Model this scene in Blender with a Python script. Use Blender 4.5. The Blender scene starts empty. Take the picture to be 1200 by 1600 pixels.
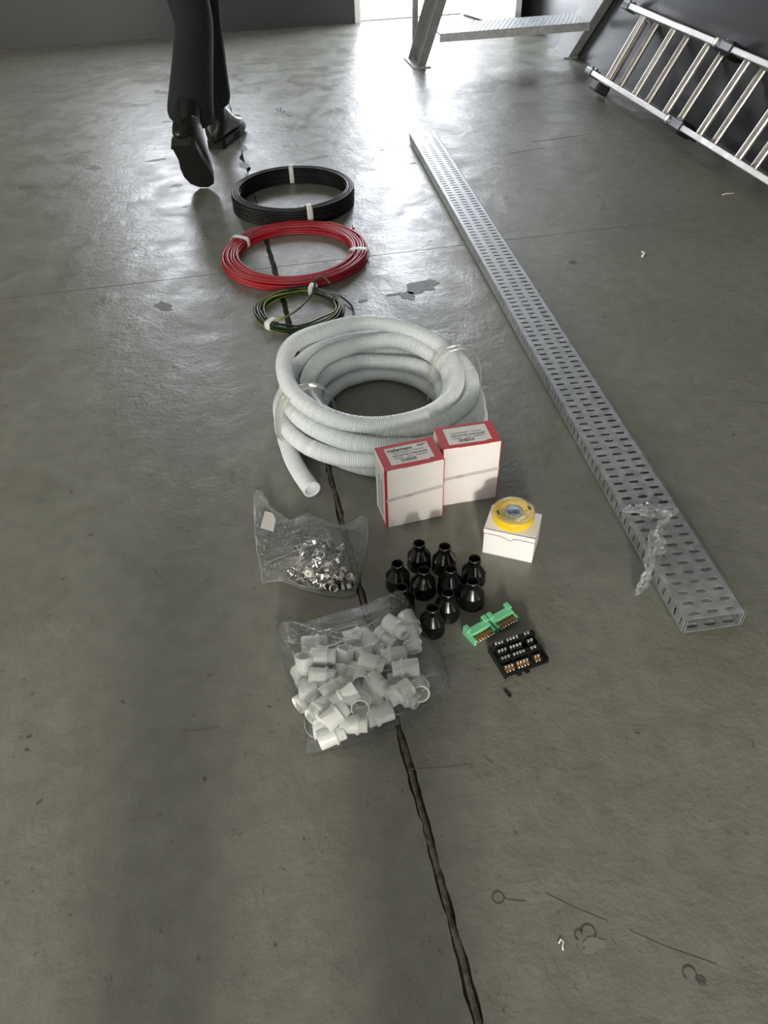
import bpy, bmesh, math, random
from mathutils import Vector, Matrix, noise
random.seed(7)
PI = math.pi
scene = bpy.context.scene
C = scene.collection

# ------------------------------------------------------------------ camera
cam_data = bpy.data.cameras.new('camera')
cam_data.sensor_fit = 'VERTICAL'
cam_data.sensor_height = 36.0
cam_data.lens = 36.0 * 1205.0 / 1600.0
cam_data.clip_start = 0.02
cam = bpy.data.objects.new('camera', cam_data)
C.objects.link(cam)
pitch, roll, yaw = math.radians(42.68), math.radians(-2.015), math.radians(-10.6)
cam.matrix_world = (Matrix.Translation((0, 0, 1.0)) @ Matrix.Rotation(yaw, 4, 'Z')
                    @ Matrix.Rotation(PI / 2 - pitch, 4, 'X') @ Matrix.Rotation(roll, 4, 'Z'))
scene.camera = cam

# ------------------------------------------------------------------ light
SKY = 17.0
world = bpy.data.worlds.new('world')
scene.world = world
world.use_nodes = True
bg = world.node_tree.nodes['Background']
bg.inputs[0].default_value = (0.88, 0.92, 1.0, 1)      # even bright overcast sky
bg.inputs[1].default_value = SKY

def area(name, loc, target, sx, sy, power, col, portal=False, spread=PI):
    l = bpy.data.lights.new(name, 'AREA')
    l.shape = 'RECTANGLE'; l.size = sx; l.size_y = sy
    l.energy = power; l.color = col; l.spread = spread
    o = bpy.data.objects.new(name, l); C.objects.link(o)
    o.location = loc
    o.rotation_euler = (Vector(target) - Vector(loc)).to_track_quat('-Z', 'Y').to_euler()
    if portal: l.cycles.is_portal = True
    return o
area('doorway_portal', (1.3, 5.58, 1.05), (1.3, 0, 1.05), 0.72, 2.1, 1, (1, 1, 1), portal=True)
area('assumed_window_portal', (-0.13, 5.58, 1.25), (-0.13, 0, 1.25), 1.0, 0.95, 1, (1, 1, 1), portal=True)  # belongs to an assumed window above the view, read off a floor reflection
# daylight of an assumed roller door and an assumed low light, unseen behind the photographer
area('assumed_rear_daylight', (-1.2, -4.42, 1.7), (-1.2, 5, 1.5), 3.6, 3.0, 170, (1.0, 0.975, 0.90))  # assumed opening, never seen; the front wall itself is solid
area('added_side_light', (-4.12, 2.6, 1.4), (0, 2.9, 0.2), 2.6, 2.4, 115, (1.0, 0.93, 0.82))  # warm light added to brighten the far left floor; no door there
area('assumed_low_light', (-.42, -3.2, 1.25), (0.2, 1.0, 0.0), .34, .34, 135, (1.0, 0.93, 0.84))  # unseen source assumed from crisp shadows and leg bands; not a known lamp

vs = scene.view_settings
vs.view_transform = 'Standard'
vs.look = 'None'
vs.exposure = 0.15
vs.gamma = 1.0
vs.use_curve_mapping = False

# ------------------------------------------------------------------ helpers
class MB:
    """collects shapes, then links them as ONE mesh object"""
    def __init__(self):
        self.v = []; self.f = []; self.mi = []; self.sm = []
    def add(self, vs, fs, mi=0, smooth=False):
        b = len(self.v)
        self.v += [tuple(p) for p in vs]
        for f in fs:
            self.f.append([b + i for i in f]); self.mi.append(mi); self.sm.append(smooth)
        return self
    def box(self, c, s, rz=0.0, M=None, mi=0):
        x, y, z = s[0] / 2, s[1] / 2, s[2] / 2
        R = Matrix.Rotation(rz, 4, 'Z')
        pts = []
        for p in ((-x,-y,-z),(x,-y,-z),(x,y,-z),(-x,y,-z),(-x,-y,z),(x,-y,z),(x,y,z),(-x,y,z)):
            q = R @ Vector(p) + Vector(c)
            pts.append(M @ q if M else q)
        return self.add(pts, [(0,3,2,1),(4,5,6,7),(0,1,5,4),(1,2,6,5),(2,3,7,6),(3,0,4,7)], mi)
    def boxmm(self, a, b, mi=0):
        return self.box([(a[i] + b[i]) / 2 for i in range(3)], [abs(b[i] - a[i]) for i in range(3)], mi=mi)
    def prism(self, poly, z0, z1, mi=0, bottom=True):
        n = len(poly)
        vs = [(p[0], p[1], z0) for p in poly] + [(p[0], p[1], z1) for p in poly]
        fs = [list(range(n, 2 * n))]
        if bottom: fs.append(list(range(n - 1, -1, -1)))
        fs += [(i, (i + 1) % n, n + (i + 1) % n, n + i) for i in range(n)]
        return self.add(vs, fs, mi)
    def lathe(self, prof, seg=32, M=None, mi=0, smooth=True):
        vs = []; fs = []
        for r, z in prof:
            for k in range(seg):
                a = 2 * PI * k / seg
                p = Vector((r * math.cos(a), r * math.sin(a), z))
                vs.append(M @ p if M else p)
        for i in range(len(prof) - 1):
            for k in range(seg):
                k2 = (k + 1) % seg
                fs.append((i * seg + k, i * seg + k2, (i + 1) * seg + k2, (i + 1) * seg + k))
        return self.add(vs, fs, mi, smooth)
    def tube(self, pts, rad, seg=8, closed=False, caps=True, stripe=None, smooth=True, twist=0.0):
        """tube along points; rad number or list; stripe=(sides, material index)"""
        n = len(pts); pts = [Vector(p) for p in pts]
        tang = []
        for i in range(n):
            a = pts[(i + 1) % n] if closed else pts[min(i + 1, n - 1)]
            b = pts[i - 1] if closed else pts[max(i - 1, 0)]
            tang.append((a - b).normalized())
        up = Vector((0, 0, 1)) if abs(tang[0].z) < .9 else Vector((1, 0, 0))
        nrm = (up - tang[0] * up.dot(tang[0])).normalized()
        vs = []
        for i in range(n):
            t = tang[i]
            nrm = (nrm - t * nrm.dot(t)).normalized()
            bi = t.cross(nrm)
            r = rad[i] if isinstance(rad, (list, tuple)) else rad
            for k in range(seg):
                a = 2 * PI * k / seg + twist * i
                vs.append(pts[i] + (nrm * math.cos(a) + bi * math.sin(a)) * r)
        b = len(self.v); self.v += [tuple(p) for p in vs]
        for i in range(n if closed else n - 1):
            j = (i + 1) % n
            for k in range(seg):
                k2 = (k + 1) % seg
                self.f.append([b + i * seg + k, b + i * seg + k2, b + j * seg + k2, b + j * seg + k])
                self.mi.append(stripe[1] if stripe and k in stripe[0] else 0); self.sm.append(smooth)
        if caps and not closed:
            self.f.append([b + k for k in range(seg - 1, -1, -1)]); self.mi.append(0); self.sm.append(False)
            self.f.append([b + (n - 1) * seg + k for k in range(seg)]); self.mi.append(0); self.sm.append(False)
        return self
    def grid(self, rows, mi=0, smooth=True, closed=False):
        m = len(rows[0]); vs = [p for r in rows for p in r]; fs = []
        for i in range(len(rows) - 1):
            for k in range(m if closed else m - 1):
                k2 = (k + 1) % m
                fs.append((i * m + k, i * m + k2, (i + 1) * m + k2, (i + 1) * m + k))
        return self.add(vs, fs, mi, smooth)
    def build(self, name, mats, parent=None, bevel=0.0, M=None, seg=2):
        me = bpy.data.meshes.new(name)
        me.from_pydata([tuple(M @ Vector(p)) for p in self.v] if M else self.v, [], self.f)
        for m in (mats if isinstance(mats, (list, tuple)) else [mats]): me.materials.append(m)
        me.polygons.foreach_set('material_index', self.mi)
        me.polygons.foreach_set('use_smooth', self.sm)
        me.update()
        o = bpy.data.objects.new(name, me); C.objects.link(o)
        if parent: o.parent = parent
        if bevel:
            b = o.modifiers.new('bevel', 'BEVEL'); b.width = bevel; b.segments = seg; b.limit_method = 'ANGLE'
            b.angle_limit = math.radians(40)
        return o

def fixn(o):
    bm = bmesh.new(); bm.from_mesh(o.data); bmesh.ops.recalc_face_normals(bm, faces=bm.faces); bm.to_mesh(o.data); bm.free()
    return o
def empty(name, loc=(0, 0, 0), rz=0.0):
    o = bpy.data.objects.new(name, None); C.objects.link(o)
    o.location = loc; o.rotation_euler = (0, 0, rz); o.empty_display_size = .05
    return o
def tag(o, label, cat, group=None):
    o['label'] = label; o['category'] = cat
    if group: o['group'] = group
    return o
def struct(o):
    o['kind'] = 'structure'; return o
def copy_tree(o, parent=None):
    c = o.copy(); C.objects.link(c)
    if parent: c.parent = parent
    for ch in list(o.children): copy_tree(ch, c)
    return c

# ------------------------------------------------------------------ materials
def mat(name, col, rough=.5, metal=0.0, spec=.5, noise_scale=0, noise_amt=.0, bump=0.0, bump_scale=200, rough_var=0.0, coat=0.0, col2=None, sss=0):
    m = bpy.data.materials.new(name); m.use_nodes = True
    nt = m.node_tree; b = nt.nodes['Principled BSDF']
    b.inputs['Base Color'].default_value = (*col, 1)
    b.inputs['Roughness'].default_value = rough
    b.inputs['Metallic'].default_value = metal
    b.inputs['Specular IOR Level'].default_value = spec
    if coat: b.inputs['Coat Weight'].default_value = coat; b.inputs['Coat Roughness'].default_value = .1
    if sss: b.inputs['Subsurface Weight'].default_value = sss; b.inputs['Subsurface Radius'].default_value = (1, 1, .95); b.inputs['Subsurface Scale'].default_value = .006
    if noise_scale or bump:
        tc = nt.nodes.new('ShaderNodeTexCoord')
    if noise_scale:
        n = nt.nodes.new('ShaderNodeTexNoise'); n.inputs['Scale'].default_value = noise_scale; n.inputs['Detail'].default_value = 5
        nt.links.new(tc.outputs['Object'], n.inputs['Vector'])
        r = nt.nodes.new('ShaderNodeValToRGB')
        r.color_ramp.elements[0].position = .35; r.color_ramp.elements[1].position = .68
        a = col2 if col2 else tuple(max(0, c * (1 - noise_amt)) for c in col)
        r.color_ramp.elements[0].color = (*a, 1); r.color_ramp.elements[1].color = (*col, 1)
        nt.links.new(n.outputs['Fac'], r.inputs['Fac']); nt.links.new(r.outputs['Color'], b.inputs['Base Color'])
        if rough_var:
            mr = nt.nodes.new('ShaderNodeMapRange'); mr.inputs[3].default_value = rough - rough_var; mr.inputs[4].default_value = rough + rough_var
            mr.inputs[1].default_value = .3; mr.inputs[2].default_value = .7
            nt.links.new(n.outputs['Fac'], mr.inputs[0]); nt.links.new(mr.outputs[0], b.inputs['Roughness'])
    if bump:
        n2 = nt.nodes.new('ShaderNodeTexNoise'); n2.inputs['Scale'].default_value = bump_scale; n2.inputs['Detail'].default_value = 4
        nt.links.new(tc.outputs['Object'], n2.inputs['Vector'])
        bp = nt.nodes.new('ShaderNodeBump'); bp.inputs['Strength'].default_value = bump; bp.inputs['Distance'].default_value = .002
        nt.links.new(n2.outputs['Fac'], bp.inputs['Height']); nt.links.new(bp.outputs['Normal'], b.inputs['Normal'])
    return m

def film(name, haze=.10, bump=.6, scale=60, tint=(.95, .97, .97), gl=.55):
    """thin clear plastic: mostly see-through, glossy creases, a little milky haze"""
    m = bpy.data.materials.new(name); m.use_nodes = True
    nt = m.node_tree; nt.nodes.clear()
    out = nt.nodes.new('ShaderNodeOutputMaterial')
    tr = nt.nodes.new('ShaderNodeBsdfTransparent'); tr.inputs[0].default_value = (*tint, 1)
    di = nt.nodes.new('ShaderNodeBsdfDiffuse'); di.inputs[0].default_value = (.75, .77, .77, 1)
    go = nt.nodes.new('ShaderNodeBsdfGlossy'); go.inputs['Roughness'].default_value = .09
    tc = nt.nodes.new('ShaderNodeTexCoord')
    n = nt.nodes.new('ShaderNodeTexNoise'); n.inputs['Scale'].default_value = scale; n.inputs['Detail'].default_value = 5; n.inputs['Distortion'].default_value = .6
    nt.links.new(tc.outputs['Object'], n.inputs['Vector'])
    bp = nt.nodes.new('ShaderNodeBump'); bp.inputs['Strength'].default_value = bump; bp.inputs['Distance'].default_value = .010
    nt.links.new(n.outputs['Fac'], bp.inputs['Height'])
    lw = nt.nodes.new('ShaderNodeLayerWeight'); lw.inputs['Blend'].default_value = .32
    nt.links.new(bp.outputs['Normal'], go.inputs['Normal']); nt.links.new(bp.outputs['Normal'], lw.inputs['Normal'])
    m1 = nt.nodes.new('ShaderNodeMixShader'); m1.inputs[0].default_value = haze
    nt.links.new(tr.outputs[0], m1.inputs[1]); nt.links.new(di.outputs[0], m1.inputs[2])
    mu = nt.nodes.new('ShaderNodeMath'); mu.operation = 'MULTIPLY_ADD'; mu.inputs[1].default_value = gl * .6; mu.inputs[2].default_value = .07 * gl; mu.use_clamp = True
    nt.links.new(lw.outputs['Fresnel'], mu.inputs[0])
    m2 = nt.nodes.new('ShaderNodeMixShader')
    nt.links.new(mu.outputs[0], m2.inputs[0]); nt.links.new(m1.outputs[0], m2.inputs[1]); nt.links.new(go.outputs[0], m2.inputs[2])
    nt.links.new(m2.outputs[0], out.inputs[0])
    return m

def floor_mat():
    m = bpy.data.materials.new('painted_concrete'); m.use_nodes = True
    nt = m.node_tree; b = nt.nodes['Principled BSDF']; L = nt.links.new
    tc = nt.nodes.new('ShaderNodeTexCoord')
    def nz(scale, detail=5, dist=0.0, rough=.55):
        n = nt.nodes.new('ShaderNodeTexNoise'); n.inputs['Scale'].default_value = scale; n.inputs['Detail'].default_value = detail
        n.inputs['Distortion'].default_value = dist; n.inputs['Roughness'].default_value = rough
        L(tc.outputs['Object'], n.inputs['Vector']); return n
    def ramp(n, p0, c0, p1, c1):
        r = nt.nodes.new('ShaderNodeValToRGB'); e = r.color_ramp.elements
        e[0].position = p0; e[0].color = (*c0, 1); e[1].position = p1; e[1].color = (*c1, 1)
        L(n.outputs['Fac'], r.inputs['Fac']); return r
    def mixc(kind, fac, a, c):
        x = nt.nodes.new('ShaderNodeMix'); x.data_type = 'RGBA'; x.blend_type = kind; x.inputs[0].default_value = fac
        L(a, x.inputs[6]); L(c, x.inputs[7]); return x.outputs[2]
    big = ramp(nz(1.6, 6, .4), .35, (.160, .163, .138), .68, (.196, .199, .171))
    fine = ramp(nz(28, 6), .3, (.84, .84, .84), .7, (1.06, 1.06, 1.05))
    specks = ramp(nz(95, 3, 1.0), .27, (.45, .42, .38), .345, (1, 1, 1))
    scuff = ramp(nz(5.5, 8, 1.8, .7), .655, (1, 1, 1), .74, (.72, .70, .66))
    c = mixc('MULTIPLY', 1, big.outputs[0], fine.outputs[0])
    c = mixc('MULTIPLY', .8, c, specks.outputs[0])
    c = mixc('MULTIPLY', .8, c, scuff.outputs[0])
    L(c, b.inputs['Base Color'])
    rr = nt.nodes.new('ShaderNodeMapRange'); rr.inputs[1].default_value = .3; rr.inputs[2].default_value = .7
    rr.inputs[3].default_value = .25; rr.inputs[4].default_value = .52
    n4 = nz(7, 7, .8); L(n4.outputs['Fac'], rr.inputs[0]); L(rr.outputs[0], b.inputs['Roughness'])
    b.inputs['Specular IOR Level'].default_value = .5
    b1 = nt.nodes.new('ShaderNodeBump'); b1.inputs['Strength'].default_value = .5; b1.inputs['Distance'].default_value = .006
    L(nz(16, 7, .3, .62).outputs['Fac'], b1.inputs['Height'])
    b2 = nt.nodes.new('ShaderNodeBump'); b2.inputs['Strength'].default_value = .5; b2.inputs['Distance'].default_value = .0016
    L(nz(105, 5).outputs['Fac'], b2.inputs['Height']); L(b1.outputs['Normal'], b2.inputs['Normal'])
    L(b2.outputs['Normal'], b.inputs['Normal'])
    return m

M_floor = floor_mat()
M_dirt = mat('joint_dirt', (.06, .05, .04), .9, noise_scale=60, noise_amt=.5)
M_filler = mat('joint_filler', (.14, .122, .096), .9, noise_scale=90, noise_amt=.7, bump=1, bump_scale=300)
M_bare = mat('bare_concrete', (.10, .096, .082), .55, noise_scale=40, noise_amt=.4, bump=.6, bump_scale=150)
M_wallr = mat('charcoal_gloss_paint', (.040, .042, .048), .27, spec=.7, bump=.06, bump_scale=40)
M_wall = mat('charcoal_wall_paint', (.040, .041, .045), .45, noise_scale=3, noise_amt=.15, bump=.15, bump_scale=60)
M_ceil = mat('pale_roof_sheet', (.55, .55, .53), .6)
M_white = mat('white_gloss_paint', (.8, .8, .8), .4)
M_out = mat('outside_paving', (.62, .62, .6), .8, noise_scale=4, noise_amt=.1)
M_galv = mat('galvanised_steel', (.45, .475, .485), .48, metal=.6, noise_scale=55, noise_amt=.25, rough_var=.08)
M_stair = mat('grey_painted_steel', (.30, .31, .30), .45, metal=.2, noise_scale=14, noise_amt=.2)
M_alu = mat('dull_aluminium', (.43, .415, .385), .42, metal=.9, noise_scale=25, noise_amt=.25, rough_var=.1)
M_green_pl = mat('dark_green_plastic', (.025, .06, .045), .4)
M_blackpl = mat('black_plastic', (.008, .008, .008), .25)
M_rubber = mat('black_rubber', (.012, .012, .012), .6)
M_denim = mat('dark_navy_cloth', (.012, .016, .022), .9, noise_scale=60, noise_amt=.4, bump=.5, bump_scale=300)
M_boot = mat('black_boot_leather', (.010, .009, .008), .28)
M_skin = mat('skin', (.30, .17, .11), .55)
M_shirt = mat('dark_shirt', (.02, .024, .03), .9)
M_hair = mat('dark_hair', (.012, .01, .008), .6)
M_blackwire = mat('black_cable_pvc', (.006, .006, .007), .48, spec=.35)
M_redwire = mat('red_cable_pvc', (.34, .012, .022), .38)
M_greenwire = mat('dark_green_cable_pvc', (.012, .030, .010), .4)
M_yelwire = mat('yellow_cable_stripe', (.40, .43, .06), .4)
M_tapew = mat('white_tape', (.72, .72, .70), .5)
M_conduit = mat('white_conduit_pvc', (.78, .83, .85), .35, noise_scale=6, noise_amt=.06)
M_cardw = mat('white_card', (.80, .765, .735), .6, noise_scale=22, noise_amt=.07)
M_cardr = mat('red_card', (.43, .022, .030), .5)
M_label = mat('label_paper', (.62, .62, .60), .55)
M_ink = mat('black_ink', (.02, .02, .02), .6)
M_inkg = mat('green_ink', (.25, .42, .38), .6)
M_cardp = mat('plain_white_card', (.84, .83, .82), .55, noise_scale=14, noise_amt=.05)
M_yellow = mat('yellow_pvc_tape', (.78, .52, .012), .35)
M_core = mat('tape_core_print', (.20, .27, .33), .5)
M_shroud = mat('black_gloss_pvc', (.005, .005, .005), .20, spec=.5)
M_greenpl = mat('mint_green_plastic', (.20, .62, .34), .42)
M_brass = mat('brass', (.62, .36, .14), .3, metal=1)
M_screw = mat('zinc_screw', (.62, .62, .60), .28, metal=1)
M_hole = mat('dark_hole', (.006, .005, .004), .9)
M_fit = mat('white_pvc_fitting', (.74, .76, .73), .38, sss=.5)
M_nickel = mat('nickel_plated_brass', (.60, .59, .56), .22, metal=1, noise_scale=40, noise_amt=.2)
M_nylon = mat('cream_nylon', (.68, .67, .60), .45)
M_bag = film('clear_bag_film', .05, .9, 45, gl=.75)
M_bag2 = film('clear_bag_film_hazy', .085, .9, 45, gl=.8)
M_wrap3 = film('tape_wrapper_film', .03, .9, 120, gl=.4)
M_wrap = film('clear_stretch_film', .12, .9, 90, gl=.8)
M_wrap2 = film('clear_stretch_film_tight', .05, .5, 60, gl=.5)
M_crease_glint = film('film_crease_glint', .5, .6, 120, gl=1.0)  # extra milky film, paints the bright highlights along folds
M_cleartape = film('clear_packing_tape', .42, .3, 30, tint=(.95, .94, .86), gl=.5)
M_ctape2 = mat('grey_clear_tape', (.52, .50, .48), .3)
M_purple = mat('purple_marker', (.03, .015, .09), 1.0, spec=0.0)

# ================================================================== the setting
RX, LX, BY, FY, CZ = 1.885, -4.2, 5.44, -4.6, 4.4      # right, left, back, front, ceiling
J1, J2 = 2.18, 4.44                                     # saw-cut joints across the floor

def crack_x(y):
    return .131 - .0125 * y + .004 * noise.noise((y * 1.7, 3.1, 0))
def half_gap(y):
    if y < 1.35: return .0060
    if y < 2.42: return .0075
    return .0016
floor = MB().boxmm((LX, FY, -.06), (RX, BY + .18, -.0085)).build('floor', M_dirt)
struct(floor)

def crack_edge(side, y0, y1):
    n = max(2, int((y1 - y0) / .012)); pts = []
    for i in range(n + 1):
        y = y0 + (y1 - y0) * i / n
        j = noise.noise((y * 23, side * 9.0, 1.5)) * .0026 + noise.noise((y * 90, side * 5.0, .3)) * .0030
        if y > 2.45:
            j *= .6
            if 2.9 < y < 3.3: j += side * max(0, noise.noise((y * 9, side * 2.0, 7))) * .035
        pts.append((crack_x(y) + side * half_gap(y) + j, y))
    return pts
rows = [(-1.6, J1 - .0016), (J1 + .0016, J2 - .0012), (J2 + .0012, BY + .16)]
for (y0, y1) in rows:
    e = crack_edge(-1, y0, y1)
    MB().prism([(LX, y0)] + e + [(LX, y1)], -.008, 0).build('slab', M_floor, floor)
    e = crack_edge(1, y0, y1)
    MB().prism(e[::-1] + [(e[0][0], y0)][:0] + [(RX, y0), (RX, y1)], -.008, 0).build('slab', M_floor, floor)
for (a, b) in ((LX, .131), (.131, RX)):
    MB().boxmm((a, FY, -.008), (b, -1.603, 0)).build('slab', M_floor, floor)
# crumbling filler standing in the long joint, with a dark gap left on both of its sides
rowsf = []
for i in range(160):
    y = -.4 + 1.95 * i / 159
    w = .0044 + .0020 * noise.noise((y * 31, 2, 2)); cx = crack_x(y) + .0012 * noise.noise((y * 19, 8, 2))
    z = -.0012 + .0016 * noise.noise((y * 45, 4, 4))
    rowsf.append([(cx - w, y, -.008), (cx - w * .8, y, z), (cx, y, z + .0012), (cx + w * .8, y, z), (cx + w, y, -.008)])
MB().grid(rowsf, smooth=False).build('joint_filler', M_filler, floor)

# bare patches, chips and marks in the paint
def patch(cx, cy, rx, ry, rot, seed, name='bare_patch', m=M_bare, z=.0006):
    poly = []
    for k in range(22):
        a = 2 * PI * k / 22
        r = 1 + .55 * noise.noise((math.cos(a) * 1.6 + seed, math.sin(a) * 1.6, seed * 3.3)) + .25 * noise.noise((math.cos(a) * 5 + seed, math.sin(a) * 5, seed))
        x, y = rx * r * math.cos(a), ry * r * math.sin(a)
        poly.append((cx + x * math.cos(rot) - y * math.sin(rot), cy + x * math.sin(rot) + y * math.cos(rot)))
    return MB().prism(poly, -.001, z, bottom=False).build(name, m, floor)
for i, a in enumerate((((0.4994, 1.9469, 0.045, 0.032, 0.2), (0.4425, 1.9073, 0.02, 0.022, 0.1), (0.4084, 1.9241, 0.022, 0.007, 0), (0.3177, 1.9099, 0.014, 0.008, 0.1), (0.0921, 3.2789, 0.018, 0.045, 0.1), (0.0849, 3.0836, 0.017, 0.04, 0.1), (0.0875, 2.9634, 0.008, 0.03, 0), (-0.4719, 3.2182, 0.022, 0.03, 0.5), (-0.2395, 3.2383, 0.04, 0.012, 0.3), (-0.2013, 3.7327, 0.02, 0.01, 0), (-0.2156, 2.0207, 0.018, 0.03, 0.6), (-0.7071, 3.0731, 0.03, 0.02, 0.2), (-0.1699, 2.938, 0.02, 0.015, 0.2), (0.9546, 1.983, 0.012, 0.01, 0), (0.0527, 2.5478, 0.012, 0.02, 0.3)))):
    patch(a[0], a[1], a[2], a[3], a[4], i * 1.37 + .2)
M_mark = mat('dark_scuff', (.055, .052, .045), .7)
M_scr = mat('faint_scratch', (.115, .114, .098), .6)
def stroke(pts, w, name='scratch', m=M_scr, z=.0007):
    L = []; R_ = []
    for i, p in enumerate(pts):
        a = Vector(pts[max(i - 1, 0)]); b = Vector(pts[min(i + 1, len(pts) - 1)]); t = (b - a).normalized(); n = Vector((-t.y, t.x))
        ww = w * (.6 + .5 * noise.noise((p[0] * 90, p[1] * 90, 1)))
        L.append((p[0] + n.x * ww, p[1] + n.y * ww)); R_.append((p[0] - n.x * ww, p[1] - n.y * ww))
    mb = MB(); mb.grid([[(l[0], l[1], -.0005), (l[0], l[1], z), (r[0], r[1], z), (r[0], r[1], -.0005)] for l, r in zip(L, R_)], smooth=False)
    return mb.build(name, m, floor)
def ring_pts(cx, cy, r, a0, a1, n=26):
    return [(cx + r * math.cos(math.radians(a0 + (a1 - a0) * i / n)) , cy + r * math.sin(math.radians(a0 + (a1 - a0) * i / n))) for i in range(n + 1)]
# round plugged drill holes near the camera
stroke(ring_pts(.191, .345, .0072, 0, 372), .0011, 'plugged_hole', M_mark)
stroke(((.198, .342), (.206, .338), (.222, .333)), .0009)
stroke(ring_pts(.2835, .284, .0085, -60, 180), .0012, 'plugged_hole', M_mark)
stroke(ring_pts(.2725, .283, .006, 40, 230), .0011, 'plugged_hole', M_mark)
patch(.2835, .2705, .014, .0075, -.1, 4.4, 'filled_hole', mat('smooth_filler', (.19, .187, .165), .35))
stroke(ring_pts(.379, .218, .0075, -20, 215), .0012, 'plugged_hole', M_mark)
patch(.388, .2085, .006, .005, .3, 9.4, 'chip', M_bare)
stroke(((0.2494, 0.3373), (0.2794, 0.3122), (0.3112, 0.2902)), .0003)
stroke(((0.3327, 0.2745), (0.3653, 0.2494), (0.4138, 0.2192)), .0003)
stroke(((0.124, 0.5366), (0.1683, 0.5285), (0.2137, 0.5242)), .0006)
stroke(((-0.1882, 0.6703), (-0.1604, 0.6661), (-0.1323, 0.6641)), .0006)
stroke(((0.2318, 0.5343), (0.2347, 0.5255), (0.2402, 0.5192)), .0014)
stroke(((1.0787, 2.9225), (1.1416, 2.934), (1.2288, 2.9464)), .0024)
stroke(((1.2053, 3.0245), (1.2875, 3.032), (1.4852, 3.0547)), .0020)
for i in range(46):                                       # scattered chips in the paint
    x = random.uniform(-.7, 1.2); y = random.choice((random.uniform(.2, 1.2), random.uniform(1.2, 3.8)))
    s = random.uniform(.0006, .0018) * (1 + y * .55)
    patch(x, y, s * random.uniform(1, 2.6), s, random.uniform(0, 3), i * 2.1 + 40, 'chip', M_bare)
# purple marker scribble on the paint: 36-
def pen(pts):
    q = [(.302 + x * .03, 3.722 + y * .075) for x, y in pts]
    stroke(q, .0026, 'marker_scribble', M_purple)
pen([(-.9, .75), (-.55, .9), (-.5, .55), (-.75, .5), (-.4, .4), (-.45, .1), (-.8, .1)])
pen([(.0, .9), (-.15, .3), (0, -.2), (.3, -.2), (.35, .15), (.05, .2)])
pen([(.5, -.6), (.95, -1.0)])

# walls, with the doorway and an assumed, unseen high-silled window in the back one
DX0, DX1, DZ = .95, 1.66, 2.12
WX0, WX1, WZ0, WZ1 = -.62, .36, .78, 1.72
wb = MB()
for a, b in (((LX, 0), (WX0, CZ)), ((WX0, 0), (WX1, WZ0)), ((WX0, WZ1), (WX1, CZ)), ((WX1, 0), (DX0, CZ)), ((DX0, DZ), (DX1, CZ)), ((DX1, 0), (RX, CZ))):
    wb.boxmm((a[0], BY, a[1] - .02), (b[0], BY + .14, b[1]))
struct(wb.build('wall_back', M_wall))
struct(MB().boxmm((RX, FY, -.06), (RX + .15, BY + .14, CZ)).build('wall_right', M_wallr))
struct(MB().boxmm((LX - .15, FY, -.06), (LX, BY + .14, CZ)).build('wall_left', mat('pale_wall_paint', (.42, .41, .38), .6)))
struct(MB().boxmm((LX - .15, FY - .15, -.06), (RX + .15, FY, CZ)).build('wall_front', mat('pale_wall_paint_2', (.42, .41, .38), .6)))
struct(MB().boxmm((LX - .15, FY - .15, CZ), (RX + .15, BY + .14, CZ + .1)).build('ceiling', M_ceil))
struct(MB().boxmm((-9, BY + .18, -.12), (11, BY + 11, -.03)).build('ground_outside', M_out))
fr = MB()
fr.boxmm((DX0 - .005, BY - .012, 0), (DX0 + .03, BY + .15, DZ)).boxmm((DX1 - .03, BY - .012, 0), (DX1 + .005, BY + .15, DZ)).boxmm((DX0 - .005, BY - .012, DZ - .03), (DX1 + .005, BY + .15, DZ + .02))
struct(fr.build('trim_1', M_white))
struct(MB().boxmm((DX0 + .03, BY + .03, -.005), (DX1 - .03, BY + .075, .006)).build('trim_2', M_stair))
w1 = MB()
for x in (WX0, (WX0 + WX1) / 2 - .015, WX1 - .03): w1.boxmm((x, BY + .03, WZ0), (x + .03, BY + .07, WZ1))
for z in (WZ0, WZ1 - .03): w1.boxmm((WX0, BY + .03, z), (WX1, BY + .07, z + .03))
struct(w1.build('assumed_window_1', M_white))
# white door leaf standing open into the room
dl = MB().box((.29, 0, 1.04), (.58, .04, 2.06)).build('door_1', M_white, None, .003)
hx, hy, ex, ey = 1.640, 5.44, 1.785, 4.905
dl.location = (hx, hy, 0); dl.rotation_euler = (0, 0, math.atan2(ey - hy, ex - hx)); struct(dl)
for zz in (1.0,):
    h = MB().tube([(.52, -.03, zz), (.52, -.065, zz), (.42, -.065, zz)], .009, 8).build('door_handle', M_alu, dl)

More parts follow.
